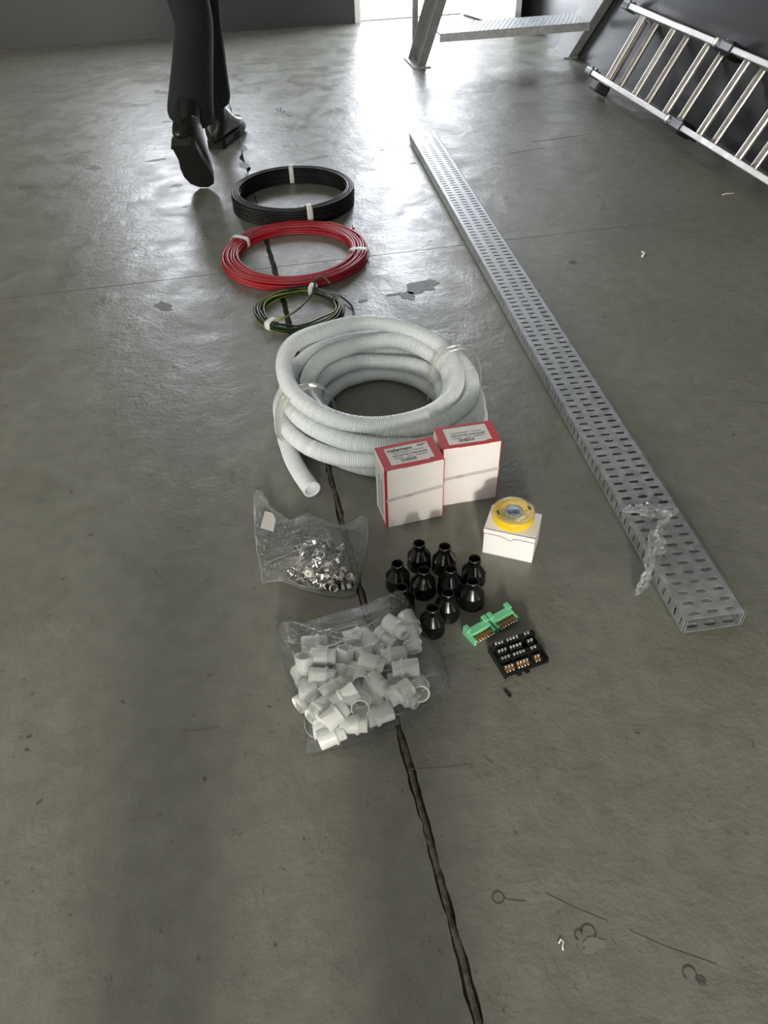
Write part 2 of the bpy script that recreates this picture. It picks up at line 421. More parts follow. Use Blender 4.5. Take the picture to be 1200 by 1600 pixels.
# ================================================================== steel stair
st = empty('steel_stair', (1.45, 4.35, 0))
tag(st, 'grey steel stair with chequer plate treads beside the bright doorway', 'stair')
Mi = Matrix.Translation((-1.45, -4.35, 0))
sdir = Vector((0, -.735, .678)); sn = Vector((0, .678, .735))
def stringer(x, y0, inner, L=3.0):
    mb = MB(); t = .006; w = .042; d = .13
    def slab(xa, xb, na, nb):
        vs = []
        for (s, z0) in ((0, 1), (L, 0)):
            for xx in (xa, xb):
                for nn in (na, nb):
                    p = Vector((xx, y0, 0)) + sn * nn
                    if z0: p = p - sdir * (p.z / sdir.z)     # foot is cut level with the floor
                    else: p = p + sdir * s
                    vs.append(p)
        mb.add(vs, [(0, 1, 3, 2), (4, 6, 7, 5), (0, 4, 5, 1), (2, 3, 7, 6), (0, 2, 6, 4), (1, 5, 7, 3)])
    slab(x - t / 2, x + t / 2, -d / 2, d / 2)
    for nn in (-d / 2, d / 2): slab(x, x + inner * w, nn - t / 2, nn + t / 2)
    o = fixn(mb.build('stringer', M_stair, st, M=Mi))
    pl = MB().boxmm((x - .06 if inner < 0 else x - .03, y0 - .11, 0), (x + .03 if inner < 0 else x + .046, y0 + .11, .008)).build('foot_plate', M_stair, o)
    pl.data.transform(Mi)
    for yy in (-.085, .085):
        bo = MB().lathe([(0, .022), (.009, .022), (.010, .008)], 6, Matrix.Translation((x + .02 * inner, y0 + yy, 0)), smooth=False).build('anchor_bolt', M_screw, pl)
        bo.data.transform(Mi)
stringer(1.088, 4.36, -1)
stringer(1.836, 4.31, 1)
for k in range(9):
    z = .197 + .2 * k
    y = 4.33 + sdir.y / sdir.z * z
    mb = MB().boxmm((1.092, y - .12, z - .006), (1.832, y + .10, z))
    mb.boxmm((1.092, y - .12, z - .035), (1.832, y - .114, z)).boxmm((1.092, y + .094, z - .03), (1.832, y + .10, z))
    o = mb.build('tread', M_galv, st, M=Mi)
    ch = MB()
    if k < 3:
        for i in range(34):
            for j in range(10):
                cx = 1.105 + i * .0225 + (.011 if j % 2 else 0); cy = y - .108 + j * .0215
                if cx > 1.82: continue
                a = .78 if (i + j) % 2 else -.78
                ca, sa = math.cos(a), math.sin(a)
                pts = [(-.0085, 0, 0), (0, -.0028, 0), (.0085, 0, 0), (0, .0028, 0), (0, 0, .0022)]
                ch.add([(cx + p[0] * ca - p[1] * sa, cy + p[0] * sa + p[1] * ca, z + p[2]) for p in pts], [(0, 1, 4), (1, 2, 4), (2, 3, 4), (3, 0, 4)])
        c_ = ch.build('chequer_pattern', M_galv, o, M=Mi); c_['kind'] = 'stuff'
MB().boxmm((1.17, 4.86, 0), (1.20, 4.89, 2.2)).build('post', M_stair, st, M=Mi)

# ================================================================== folding ladder lying on its side
ld = empty('folding_ladder', (1.74, 2.83, 0))
tag(ld, 'aluminium folding ladder lying on its side against the right wall', 'ladder')
Ml = Matrix.Translation((-1.74, -2.83, 0))
U = Vector((.469, 0, .883)); N = Vector((-.883, 0, .469)); Yv = Vector((0, 1, 0))
O0 = Vector((1.715, 0, .08))                                # rung/rail line of the front layer
def LP(u, n, y): return O0 + U * u + N * n + Yv * y
def lbox(mb, u0, u1, n0, n1, y0, y1):
    mb.add([LP(u, n, y) for y in (y0, y1) for u in (u0, u1) for n in (n0, n1)], [(0, 1, 3, 2), (4, 6, 7, 5), (0, 4, 5, 1), (2, 3, 7, 6), (0, 2, 6, 4), (1, 5, 7, 3)])
    return mb
W = .256
for lay, (nc, dy) in enumerate(((0, 0), (-.052, -.055))):
    for (ya, yb) in ((2.90, 3.62), (2.02, 2.78)):
        for u0, u1 in ((-.022, .0), (W, W + .022)):
            fixn(lbox(MB(), u0, u1, nc - .024, nc + .022, ya + dy, yb + dy).build('side_rail', M_alu, ld, .003, M=Ml))
    for y in (3.479, 3.218, 2.951, 2.688, 2.425, 2.16):
        y += dy * .6
        r = MB()
        prof = [(.014 * math.cos(a) * (1.0 if k % 2 == 0 else .86), .014 * math.sin(a) * (1.0 if k % 2 == 0 else .86)) for k, a in [(k, 2 * PI * k / 16) for k in range(16)]]
        r.grid([[LP(u, nc + p[1], y + p[0]) for p in prof] for u in (0, W)], smooth=False, closed=True)
        fixn(r.build('rung', M_alu, ld, M=Ml))
for u in (-.011, W + .011):                                  # locking hinges between the two halves
    h = lbox(MB(), u - .019, u + .019, -.075, .026, 2.775, 2.905).build('hinge', M_blackpl, ld, .008, M=Ml); fixn(h)
    d = MB().lathe([(0, .004), (.014, .004), (.016, .002), (.016, 0)], 16, Matrix.Translation(LP(u, .026, 2.875)) @ N.to_track_quat('Z', 'Y').to_matrix().to_4x4()).build('hinge_release', M_alu, h, M=Ml)
    d2 = lbox(MB(), u - .026, u + .026, -.05, .02, 2.79, 2.85).build('hinge_lock', M_blackpl, h, .01, M=Ml); fixn(d2)
for u in (-.011, W + .011):                                  # green end caps
    e = lbox(MB(), u - .017, u + .017, -.03, .026, 3.60, 3.67).build('end_cap', M_green_pl, ld, .01, M=Ml); fixn(e)
    for nn in (-.012, .012):
        MB().lathe([(0, .008), (.007, .008), (.008, 0)], 8, Matrix.Translation(LP(u, nn, 3.635) + U * .016) @ U.to_track_quat('Z', 'Y').to_matrix().to_4x4()).build('bolt', M_screw, e, M=Ml)
sb = lbox(MB(), -.06, W - .01, -.045, -.024, 3.50, 3.556)
fixn(sb.build('stabiliser_bar', M_alu, ld, .004, M=Ml))
ft = lbox(MB(), -.066, -.026, -.046, .022, 3.492, 3.566)
fixn(ft.build('rubber_foot', M_rubber, ld, .008, M=Ml))

# ================================================================== cable trays (two, closed face to face)
TP = .02157; NR = 116; TL = NR * TP; TW = .0985; TH = .030
def slotted(mb, o, du, dv, cols, cellw, u0, sl, sw, rows=NR):
    """sheet in the plane o + u*du + v*dv (v along the tray) with real slots; cols = slot centres in u,
    sl = slot length in u, sw = slot width in v"""
    edges = [u0] + [(cols[i] + cols[i + 1]) / 2 for i in range(len(cols) - 1)] + [u0 + cellw]
    P3 = lambda u, v: o + du * u + dv * v
    for r in range(rows):
        v0, v1 = r * TP, (r + 1) * TP; vc = (v0 + v1) / 2
        for c, uc in enumerate(cols):
            a, b = edges[c], edges[c + 1]
            R = min(sl, sw) / 2
            hole = []
            if sl > sw:
                for k in range(5): t = -PI / 2 + PI * k / 4; hole.append((uc + sl / 2 - R + R * math.cos(t), vc + R * math.sin(t)))
                for k in range(5): t = PI / 2 + PI * k / 4; hole.append((uc - sl / 2 + R + R * math.cos(t), vc + R * math.sin(t)))
                lo, hi = hole[0:5], hole[5:10]                # right half, left half
                mb.add([P3(*p) for p in [((lo[0][0]), v0), (b, v0), (b, v1), (lo[4][0], v1)] + lo[::-1]], [list(range(9))])
                mb.add([P3(*p) for p in [(hi[0][0], v1), (a, v1), (a, v0), (hi[4][0], v0)] + hi[::-1]], [list(range(9))])
                mb.add([P3(*p) for p in [(hi[4][0], v0), (lo[0][0], v0), lo[0], hi[4]]], [(0, 1, 2, 3)])
                mb.add([P3(*p) for p in [hi[0], lo[4], (lo[4][0], v1), (hi[0][0], v1)]], [(0, 1, 2, 3)])
            else:
                for k in range(5): t = PI * k / 4; hole.append((uc + R * math.cos(t), vc * 0 + sl * 0))
                x0, x1, y0, y1 = uc - sl / 2, uc + sl / 2, vc - sw / 2, vc + sw / 2
                q = [(a, v0), (x0, v0), (x1, v0), (b, v0), (a, y0), (x0, y0), (x1, y0), (b, y0), (a, y1), (x0, y1), (x1, y1), (b, y1), (a, v1), (x0, v1), (x1, v1), (b, v1)]
                mb.add([P3(*p) for p in q], [(0, 1, 5, 4), (1, 2, 6, 5), (2, 3, 7, 6), (4, 5, 9, 8), (6, 7, 11, 10), (8, 9, 13, 12), (9, 10, 14, 13), (10, 11, 15, 14)])
    return mb
def sheet(mb, name, parent, off=-1, th=.0012):
    o = mb.build(name, M_galv, parent)
    bm = bmesh.new(); bm.from_mesh(o.data); bmesh.ops.remove_doubles(bm, verts=bm.verts, dist=1e-5)
    bmesh.ops.recalc_face_normals(bm, faces=bm.faces); bm.to_mesh(o.data); bm.free()
    m = o.modifiers.new('sheet_thickness', 'SOLIDIFY'); m.thickness = th; m.offset = 0
    return o
def tray(name, label):
    t = empty(name); tag(t, label, 'cable tray', 'slotted cable trays')
    X, Y, Z = Vector((1, 0, 0)), Vector((0, 1, 0)), Vector((0, 0, 1))
    sheet(slotted(MB(), Vector((0, 0, 0)), X, Y, [-.031, 0, .031], TW, -TW / 2, .0195, .0082), 'slotted_base', t)
    for s in (-1, 1):
        mb = MB()
        edges = [0, TH]
        for r in range(NR):
            v0, v1 = r * TP, (r + 1) * TP; vc = (v0 + v1) / 2
            x = s * TW / 2; z0, z1, y0, y1 = .006, .0235, vc - .0031, vc + .0031
            q = [(0, v0), (z0, v0), (z1, v0), (TH, v0), (0, y0), (z0, y0), (z1, y0), (TH, y0), (0, y1), (z0, y1), (z1, y1), (TH, y1), (0, v1), (z0, v1), (z1, v1), (TH, v1)]
            mb.add([Vector((x, p[1], p[0])) for p in q], [(0, 1, 5, 4), (1, 2, 6, 5), (2, 3, 7, 6), (4, 5, 9, 8), (6, 7, 11, 10), (8, 9, 13, 12), (9, 10, 14, 13), (10, 11, 15, 14)])
        sheet(mb, 'side_flange', t)
    return t
tdir = math.atan2(3.184 - .673, .751 - .607)                # heading of the trays
trz = tdir - PI / 2
lower = tray('cable_tray', 'galvanised slotted cable tray lying open side up beneath the other tray')
lower.location = (.6595, .668, .0008); lower.rotation_euler = (0, 0, trz)
upper = tray('cable_tray', 'galvanised slotted cable tray turned upside down as the lid, slots facing up')
upper.location = (.6545, .668, .0335); upper.rotation_euler = (0, PI, trz)

# torn clear stretch film still wrapped round the near end of the trays
sf = empty('stretch_film', (.66, .86, 0)); tag(sf, 'torn clear plastic wrap clinging around the near end of the cable tray', 'plastic film')
ct, sn_ = math.cos(trz), math.sin(trz)
def tr_pt(u, v, z): return Vector((.6565 + u * ct - v * sn_ - .66, .668 + u * sn_ + v * ct - .86, z))
prof = [(-.0535, .004), (-.0532, .018), (-.0525, .033), (-.047, .0375), (-.03, .0368), (-.01, .0372), (.01, .0366), (.03, .0372), (.048, .0374), (.0545, .033), (.0550, .018), (.0555, .003)]
rows_ = []
for i in range(40):
    v = .055 + .175 * i / 39; r = []
    for j, (u, z) in enumerate(prof):
        skew = .03 * (u / .05)
        r.append(tr_pt(u * (1 + .01 * abs(noise.noise((v * 60, j, 1)))), v + skew * (.4 + .6 * noise.noise((v * 9, 0, 5))), z + .0012 * abs(noise.noise((v * 50, u * 70, 2)))))
    rows_.append(r)
MB().grid(rows_).build('smooth_wrap', M_wrap2, sf)
# crumpled loose tail of the film
tail = [(-.082, .09, .003), (-.075, .105, .008), (-.055, .12, .034), (-.04, .15, .045), (-.02, .19, .050), (.012, .215, .052), (.0, .24, .045), (-.03, .255, .040), (-.05, .262, .036)]
rows_ = []
for i in range(70):
    t = i / 69 * (len(tail) - 1); k = min(int(t), len(tail) - 2); f = t - k
    p = Vector(tail[k]).lerp(Vector(tail[k + 1]), f)
    wdt = .012 + .016 * math.sin(PI * i / 69)
    r = []
    for j in range(14):
        s = j / 13 - .5
        nz_ = noise.noise_vector((i * .35, j * .7, 3)) * .008 + noise.noise_vector((i * .9, j * 1.7, 8)) * .004
        r.append(tr_pt(p.x + s * wdt * 1.6 + nz_.x, p.y + s * wdt * .9 + nz_.y, max(.0015 if p.x < -.056 else .038, p.z + nz_.z)))
    rows_.append(r)
MB().grid(rows_, smooth=False).build('crumpled_tail', M_wrap, sf)

# ================================================================== coils of wire
def coil(name, label, c, R, nr, nz, wr, dr, dz, mats, rnd, stripe=None, wob=.004, squash=1.0, seg=6, lean=0.0):
    t = empty(name, (c[0], c[1], 0)); tag(t, label, 'cable coil', 'coils of cable')
    turns = nr * nz; per = 64; pts = []
    slots = [(a, b) for b in range(nz) for a in (range(nr) if b % 2 == 0 else range(nr - 1, -1, -1))]
    for i in range(turns * per):
        k = i / per; k0 = int(k); f = k - k0
        a0 = slots[k0]; a1 = slots[min(k0 + 1, turns - 1)]
        f = max(0, (f - .75) / .25); f = f * f * (3 - 2 * f)
        ra = a0[0] + (a1[0] - a0[0]) * f; za = a0[1] + (a1[1] - a0[1]) * f
        th = 2 * PI * k + 1.0
        w1 = noise.noise((math.cos(th) * 1.3 + k0 * 1.71, math.sin(th) * 1.3, rnd)) * wob
        w2 = noise.noise((math.cos(th) * 1.1, math.sin(th) * 1.1 + k0 * 2.3, rnd + 7)) * wob
        r = R - wr - ra * dr - za * lean + w1
        z = max(wr, wr + za * dz + w2 * .8)
        pts.append((r * math.cos(th), r * squash * math.sin(th), z))
    MB().tube(pts, wr, seg, stripe=stripe, twist=.05 if stripe else 0).build('cable', mats, t)
    return t
def band(parent, name, m, ang, R, r_in, r_out, z0, z1, width, squash=1.0, n=20, dome=False):
    """strip of tape wrapped round the bundle at one angle"""
    rc, zc = (r_in + r_out) / 2, (z0 + z1) / 2; a_, b_ = (r_out - r_in) / 2, (z1 - z0) / 2
    rows = []
    for s in (-.5, -.2, .2, .5):
        th = math.radians(ang) + s * width / R
        row = []
        for k in range(n):
            a = 2 * PI * k / n
            ca, sa = math.cos(a), math.sin(a)
            rr = rc + a_ * math.copysign(abs(ca) ** .6, ca); zz = max(.0006, zc + b_ * math.copysign(abs(sa) ** .6, sa))
            if dome: rr = rc + a_ * math.copysign(abs(ca) ** .8, ca); zz = .0006 if sa < 0 else max(.0006, z1 * sa ** .62)
            row.append((rr * math.cos(th), rr * squash * math.sin(th), zz))
        rows.append(row)
    o = MB().grid(rows, closed=True).build(name, m, parent)
    s_ = o.modifiers.new('thickness', 'SOLIDIFY'); s_.thickness = .0004
    return o
ck = coil('cable_coil', 'tall coil of black cable held by two strips of white tape', (.224, 2.655), .207, 4, 9, .0031, .0066, .0061, [M_blackwire], 1.0, wob=.003)
band(ck, 'tape_strip', M_tapew, 85, .2, .174, .2105, .0, .063, .018)
band(ck, 'tape_strip', M_tapew, -82, .2, .174, .2105, .0, .063, .018)
cr = coil('cable_coil', 'wide coil of red cable held by two strips of white tape', (.174, 2.226), .217, 6, 4, .0036, .0082, .0068, [M_redwire], 4.0, wob=.0055)
band(cr, 'tape_strip', M_tapew, 142, .2, .163, .2245, .0, .034, .018)
band(cr, 'tape_strip', M_tapew, -18, .2, .163, .2245, .0, .034, .018)
MB().tube([(.19, .105, .02), (.20, .118, .021), (.203, .145, .018)], .0036, 8).build('cable_end', M_redwire, cr)
cg = coil('cable_coil', 'small loose coil of green and yellow striped earth wire', (.143, 1.893), .119, 4, 3, .0026, .0062, .0056, [M_greenwire, M_yelwire], 9.0, stripe=((0,), 1), wob=.0085)
band(cg, 'tape_strip', M_tapew, 62, .11, .088, .126, .0, .026, .016)
band(cg, 'tape_strip', M_tapew, -138, .11, .088, .126, .0, .026, .016)
def smooth_path(ctrl, n):
    out = []
    P_ = [Vector(ctrl[0])] + [Vector(p) for p in ctrl] + [Vector(ctrl[-1])]
    for i in range(1, len(P_) - 2):
        for k in range(n):
            t = k / n; a, b, c_, d = P_[i - 1], P_[i], P_[i + 1], P_[i + 2]
            out.append(.5 * ((2 * b) + (c_ - a) * t + (2 * a - 5 * b + 4 * c_ - d) * t * t + (3 * b - a - 3 * c_ + d) * t ** 3))
    out.append(P_[-2]); return out
MB().tube(smooth_path([(-.085, -.062, .018), (-.04, -.055, .020), (.0, -.02, .021), (.045, .05, .024), (.062, .105, .034), (.085, .118, .030), (.10, .09, .022)], 14), .0026, 6, stripe=((0, 1), 1), twist=.05).build('crossing_wire', [M_greenwire, M_yelwire], cg)
MB().tube(smooth_path([(.09, .07, .014), (.125, .03, .008), (.142, -.03, .0035), (.122, -.085, .003), (.06, -.115, .003), (-.02, -.118, .004), (-.07, -.09, .006)], 14), .0028, 6).build('loose_loop', M_blackwire, cg)

# ================================================================== coil of corrugated conduit
cc = empty('conduit_coil', (.260, 1.368, 0)); tag(cc, 'coil of white corrugated flexible conduit bound with clear tape', 'conduit coil')
TR = .0178                                                   # tube outer radius
# one entry per turn: rx, ry, dx, dy, z, tilt-x, tilt-y
turns = [(.214, .224, -.008, -.012, .018, 0, 0), (.171, .188, .000, -.006, .018, 0, 0), (.137, .152, .000, .000, .018, .0, .0), (.140, .150, -.004, .004, .054, 0, 0),
         (.174, .184, .006, .000, .053, 0, .0), (.211, .216, -.008, -.008, .054, 0, .0), (.196, .196, -.004, -.004, .086, .0, .0), (.152, .164, -.004, .004, .088, 0, .004),
         (.180, .184, -.016, .014, .116, -.008, .012)]
ctrl = []
per = 72
for i in range((len(turns) - 1) * per + per):
    k = i / per; k0 = min(int(k), len(turns) - 1); f = k - k0
    a0 = turns[k0]; a1 = turns[min(k0 + 1, len(turns) - 1)]
    f = max(0, (f - .62) / .38); f = f * f * (3 - 2 * f)
    q = [a0[j] + (a1[j] - a0[j]) * f for j in range(7)]
    th = -PI * .80 - 2 * PI * k                               # starts front left, runs clockwise
    x = q[2] + q[0] * math.cos(th); y = q[3] + q[1] * math.sin(th)
    wob = noise.noise((math.cos(th) * 1.2 + k0 * 3.7, math.sin(th) * 1.2, 5)) * .011
    z = q[4] + q[5] * math.cos(th) + q[6] * math.sin(th) + wob
    ctrl.append(Vector((x * (1 + wob * 3), y * (1 + wob * 3), max(TR, z))))
lead = smooth_path([(-.187, -.226, TR), (-.202, -.173, TR), (-.213, -.115, TR), ctrl[6]], 16)[:-1]   # cut end lying on the floor
path = lead + ctrl[6:]
# resample evenly, four rings to every ridge
RP = .0044
acc = [0.0]
for a, b in zip(path, path[1:]): acc.append(acc[-1] + (b - a).length)
n = int(acc[-1] / RP); res = []; rad = []; j = 0
for i in range(n):
    for off, rr in ((.0, TR), (.46, TR), (.56, TR * .86), (.90, TR * .86)):
        s = (i + off) * RP
        while j < len(acc) - 2 and acc[j + 1] < s: j += 1
        res.append(path[j].lerp(path[j + 1], (s - acc[j]) / max(1e-9, acc[j + 1] - acc[j]))); rad.append(rr)
MB().tube(res, rad, 18, caps=False, smooth=False).build('corrugated_tube', M_conduit, cc)
d0 = (res[0] - res[4]).normalized(); q0 = d0.to_track_quat('Z', 'Y').to_matrix().to_4x4()
MB().lathe([(TR * .98, -.004), (TR * 1.0, .0), (TR * .82, .0004), (TR * .78, -.004), (TR * .78, -.03), (0, -.032)], 24, Matrix.Translation(res[0]) @ q0).build('open_end', [M_conduit], cc)
band(cc, 'binding_tape', M_cleartape, 194, .19, .108, .240, .0, .134, .028, 1.0, 36, True)
band(cc, 'binding_tape', M_cleartape, 8, .19, .108, .232, .0, .136, .022, 1.0, 36, True)

# ================================================================== printed gland boxes
def text(body, size, m, parent, M, name='printed_text', bold=0.0, sx=1.0):
    cu = bpy.data.curves.new(name, 'FONT'); cu.body = body; cu.size = size; cu.align_x = 'LEFT'; cu.offset = bold; cu.extrude = .00005
    cu.resolution_u = 3
    tmp = bpy.data.objects.new('tmp_text', cu); C.objects.link(tmp)
    dg = bpy.context.evaluated_depsgraph_get()
    me = bpy.data.meshes.new_from_object(tmp.evaluated_get(dg)); me.name = name
    bpy.data.objects.remove(tmp)
    me.transform(M @ Matrix.Diagonal((sx, 1, 1, 1))); me.materials.clear(); me.materials.append(m)
    o = bpy.data.objects.new(name, me); C.objects.link(o); o.parent = parent
    return o
T = Matrix.Translation
def barcode(x0, x1, y0, y1, z, parent, seed, M=None):
    rnd = random.Random(seed); mb = MB(); x = x0
    while x < x1:
        w = rnd.choice((.0004, .0004, .0008, .0012))
        mb.boxmm((x, y0, z), (min(x + w, x1), y1, z + .00012)); x += w + rnd.choice((.0004, .0007, .0010))
    return mb.build('barcode', M_ink, parent, M=M)
def gland_box(label, loc, rz, w, d, h, heading, tape_z, tape_curl):
    b = empty('gland_box', (loc[0], loc[1], 0), rz); tag(b, label, 'box', 'red and white gland boxes')
    t = .0012
    MB().boxmm((-w / 2, -d / 2, 0), (w / 2, d / 2, h)).build('carton', M_cardw, b, .0008)
    # red lid panel with a notch at its front edge, red edge strips down the corner
    lid = MB().prism([(-w / 2 - .0004, -d / 2 + .0004), (-w * .22, -d / 2 + .0004), (-w * .22, -d / 2 - .0003), (w * .30, -d / 2 - .0003), (w * .30, -d / 2 + .0004), (w / 2 + .0004, -d / 2 + .0004), (w / 2 + .0004, d / 2), (-w / 2 - .0004, d / 2)], h - .0005, h + .0009).build('red_lid', M_cardr, b)
    MB().boxmm((-w / 2 - .0005, -d / 2 - .0004, 0), (-w / 2 + .0022, -d / 2 + .009, h)).build('red_corner', M_cardr, b)
    MB().boxmm((w / 2 - .001, -d / 2 - .0003, 0), (w / 2 + .0005, d / 2, h)).build('red_side', M_cardr, b)
    MB().boxmm((-w / 2 - .0006, -d / 2 + .012, .006), (-w / 2 + .001, d / 2 - .004, h - .012)).build('side_label', M_label, b)
    s = MB()
    for k in range(5): s.boxmm((-w / 2 - .0009, -d / 2 + .018 + k * .008, .012), (-w / 2, -d / 2 + .0205 + k * .008, h - .02 - (k % 2) * .02), mi=k % 2)
    s.build('side_print', [M_inkg, M_ink], b)
    lb = MB().prism([(-.0405, -.0235), (.030, -.0245), (.0305, -.022), (.0405, -.0218), (.0405, .0248), (-.0405, .0248)], h + .0005, h + .0013).build('paper_label', M_label, b)
    z = h + .0014
    if heading:
        text('Hellermann', .0115, M_ink, lb, T((-.037, .0125, z)), 'brand_heading', .00035, .86)
        for k in range(3): MB().boxmm((.020, .0195 - k * .0022, z), (.0385 - k * .004, .0204 - k * .0022, z + .0001)).build('small_print', M_ink, lb)
    text('CABLE GLANDS - TYPE BW3', .0056, M_ink, lb, T((-.031, .0055, z)), 'printed_text', 0, .86)
    text('NON ROTARY CONE GLAND', .0056, M_ink, lb, T((-.031, -.0022, z)), 'printed_text', .00018, .86)
    for k, (a, c_) in enumerate(((-.030, -.012), (-.006, .006), (.010, .033))):
        MB().boxmm((a, -.0065, z), (c_, -.0058, z + .0001)).build('small_print', M_ink, lb)
        MB().boxmm((a, -.0090, z), (c_ - .004, -.0084, z + .0001)).build('small_print', M_ink, lb)
    barcode(-.020, .009, -.0195, -.0110, z, lb, 3 if heading else 9)
    # packing tape across the front with a curled end
    y = -d / 2 - .0007
    MB().add([(-w / 2, y, tape_z - .004), (w / 2, y, tape_z + .004), (w / 2, y, tape_z + .011), (-w / 2, y, tape_z + .003), (-w / 2, y + .0006, tape_z - .004), (w / 2, y + .0006, tape_z + .004), (w / 2, y + .0006, tape_z + .011), (-w / 2, y + .0006, tape_z + .003)],
             [(0, 1, 2, 3), (4, 7, 6, 5), (0, 4, 5, 1), (3, 2, 6, 7), (1, 5, 6, 2), (0, 3, 7, 4)]).build('packing_tape', M_ctape2, b)
    curl = MB()
    curl.tube([(tape_curl - .008, y - .001, tape_z + .001), (tape_curl, y - .003, tape_z + .003), (tape_curl + .006, y - .001, tape_z + .003)], [.0006, .0022, .0005], 8).build('tape_curl', M_cleartape, b)
    return b
gland_box('red and white cardboard gland box with the bold brand heading on its label', (.2482, 1.0599), math.radians(4.6), .1095, .0690, .137, True, .068, -.012)
gland_box('red and white cardboard gland box standing against the conduit, heading rubbed off', (.3648, 1.0888), math.radians(-.3), .1105, .0650, .137, False, .066, -.020)

# ================================================================== small white carton and the roll of yellow tape on it
wbx = empty('white_carton', (.4044, .9242, 0), math.radians(-30.8)); tag(wbx, 'small plain white carton under the roll of yellow tape', 'box')
w_, d_, h_ = .0895, .0640, .061
MB().boxmm((-w_ / 2, -d_ / 2, 0), (w_ / 2, d_ / 2, h_ - .001)).build('carton', M_cardp, wbx, .0007)
cr_ = [(-w_ / 2, -d_ / 2 - .0010), (-w_ * .12, -d_ / 2 - .0010)]
lidp = [(-w_ / 2 - .0006, -d_ / 2 - .0012), (w_ / 2 + .0003, -d_ / 2 - .0012), (w_ / 2 + .0003, d_ / 2), (-w_ / 2 - .0006, d_ / 2)]
lidm = MB().prism(lidp, h_ - .001, h_)
tp = [(-w_ / 2 - .0006, h_), (-w_ / 2 - .0006, h_ - .010), (-w_ * .16, h_ - .0102), (-w_ * .08, h_ - .013), (0, h_ - .016), (w_ * .06, h_ - .0155), (w_ * .09, h_ - .0104), (w_ / 2 + .0003, h_ - .010), (w_ / 2 + .0003, h_)]
nn = len(tp); ya, yb = -d_ / 2 - .0012, -d_ / 2
lidm.add([(p[0], ya, p[1]) for p in tp] + [(p[0], yb, p[1]) for p in tp], [list(range(nn)), list(range(2 * nn - 1, nn - 1, -1))] + [(i, nn + i, nn + (i + 1) % nn, (i + 1) % nn) for i in range(nn)])
fixn(lidm.build('tuck_lid', M_cardp, wbx))
crk = MB()
for i in range(1, nn - 2):
    a, b = Vector((tp[i][0], ya - .0002, tp[i][1] - .0006)), Vector((tp[i + 1][0], ya - .0002, tp[i + 1][1] - .0006)); crk.tube([a, b], .0004, 5)
crk.build('lid_gap', M_hole, wbx)
tpe = empty('tape_roll', (.4066, .9325, h_)); tag(tpe, 'roll of yellow insulation tape wrapped in clear film on the white carton', 'tape roll')
MB().lathe([(.0155, .0005), (.0362, .0), (.0366, .0008), (.0366, .0162), (.0360, .0168), (.0155, .0166), (.0155, .0005)], 56).build('wound_tape', M_yellow, tpe)
MB().lathe([(.0115, .0002), (.0158, .0002), (.0158, .0172), (.0115, .0172), (.0115, .0002)], 40).build('core', M_core, tpe)
rows_ = []
for i in range(16):
    r = .002 + .0358 * i / 15
    rows_.append([(r * math.cos(2 * PI * k / 60), r * math.sin(2 * PI * k / 60), .0176 + .0007 * noise.noise((r * 160 * math.cos(2 * PI * k / 60), r * 160 * math.sin(2 * PI * k / 60), 2)) + .0006 * noise.noise((r * 420 * math.cos(2 * PI * k / 60), r * 420 * math.sin(2 * PI * k / 60), 5)) - (.0008 if i == 15 else 0)) for k in range(60)])
MB().grid(rows_, smooth=False, closed=True).build('clear_wrapper', M_wrap3, tpe)
for a0 in (165, 350):
    rr = MB(); pts = ring_pts(0, 0, .029, a0, a0 + 22, 8); rr.grid([[(p[0] * .9, p[1] * .9, .0172), (p[0] * 1.06, p[1] * 1.06, .0172)] for p in pts]); rr.build('printed_mark', M_ink, tpe)

# ================================================================== black shrouds
shroud_prof = [(.0185, .0006), (.0212, .0), (.0215, .003), (.0210, .0045), (.0206, .0265), (.0198, .0275), (.0116, .0415), (.0108, .0432), (.0106, .0540), (.0099, .0550), (.0084, .0545), (.0082, .044), (.0165, .030), (.0185, .0006)]
sh0 = MB().lathe(shroud_prof, 40).build('cable_gland_shroud', M_shroud)
es = sh0.modifiers.new('edges', 'EDGE_SPLIT'); es.split_angle = math.radians(24)
shl = ['black shroud at the back left, nearest the printed box', 'black shroud at the back, between the back left one and the white carton', 'black shroud at the far right of the cluster, set back', 'black shroud at the far left of the cluster, upright', 'black shroud in the middle left of the cluster', 'black shroud in the middle right of the cluster', 'black shroud at the right front, just below the far right one', 'black shroud partly hidden behind the corner of the bag of white fittings', 'black shroud in the front centre, left of the green terminals', 'foremost black shroud, touching the bag of white fittings']
shp = ((0.2313, 0.9154), (0.2721, 0.8976), (0.3138, 0.858), (0.184, 0.8766), (0.2233, 0.8522), (0.2676, 0.8446), (0.2959, 0.8099), (0.1794, 0.823), (0.2495, 0.7951), (0.2172, 0.7695))
for i, (x, y) in enumerate(shp):
    o = sh0 if i == 0 else sh0.copy()
    if i: C.objects.link(o)
    o.location = (x, y, 0); o.rotation_euler = (0, 0, i * 1.1)
    tag(o, shl[i], 'shroud', 'black shrouds')

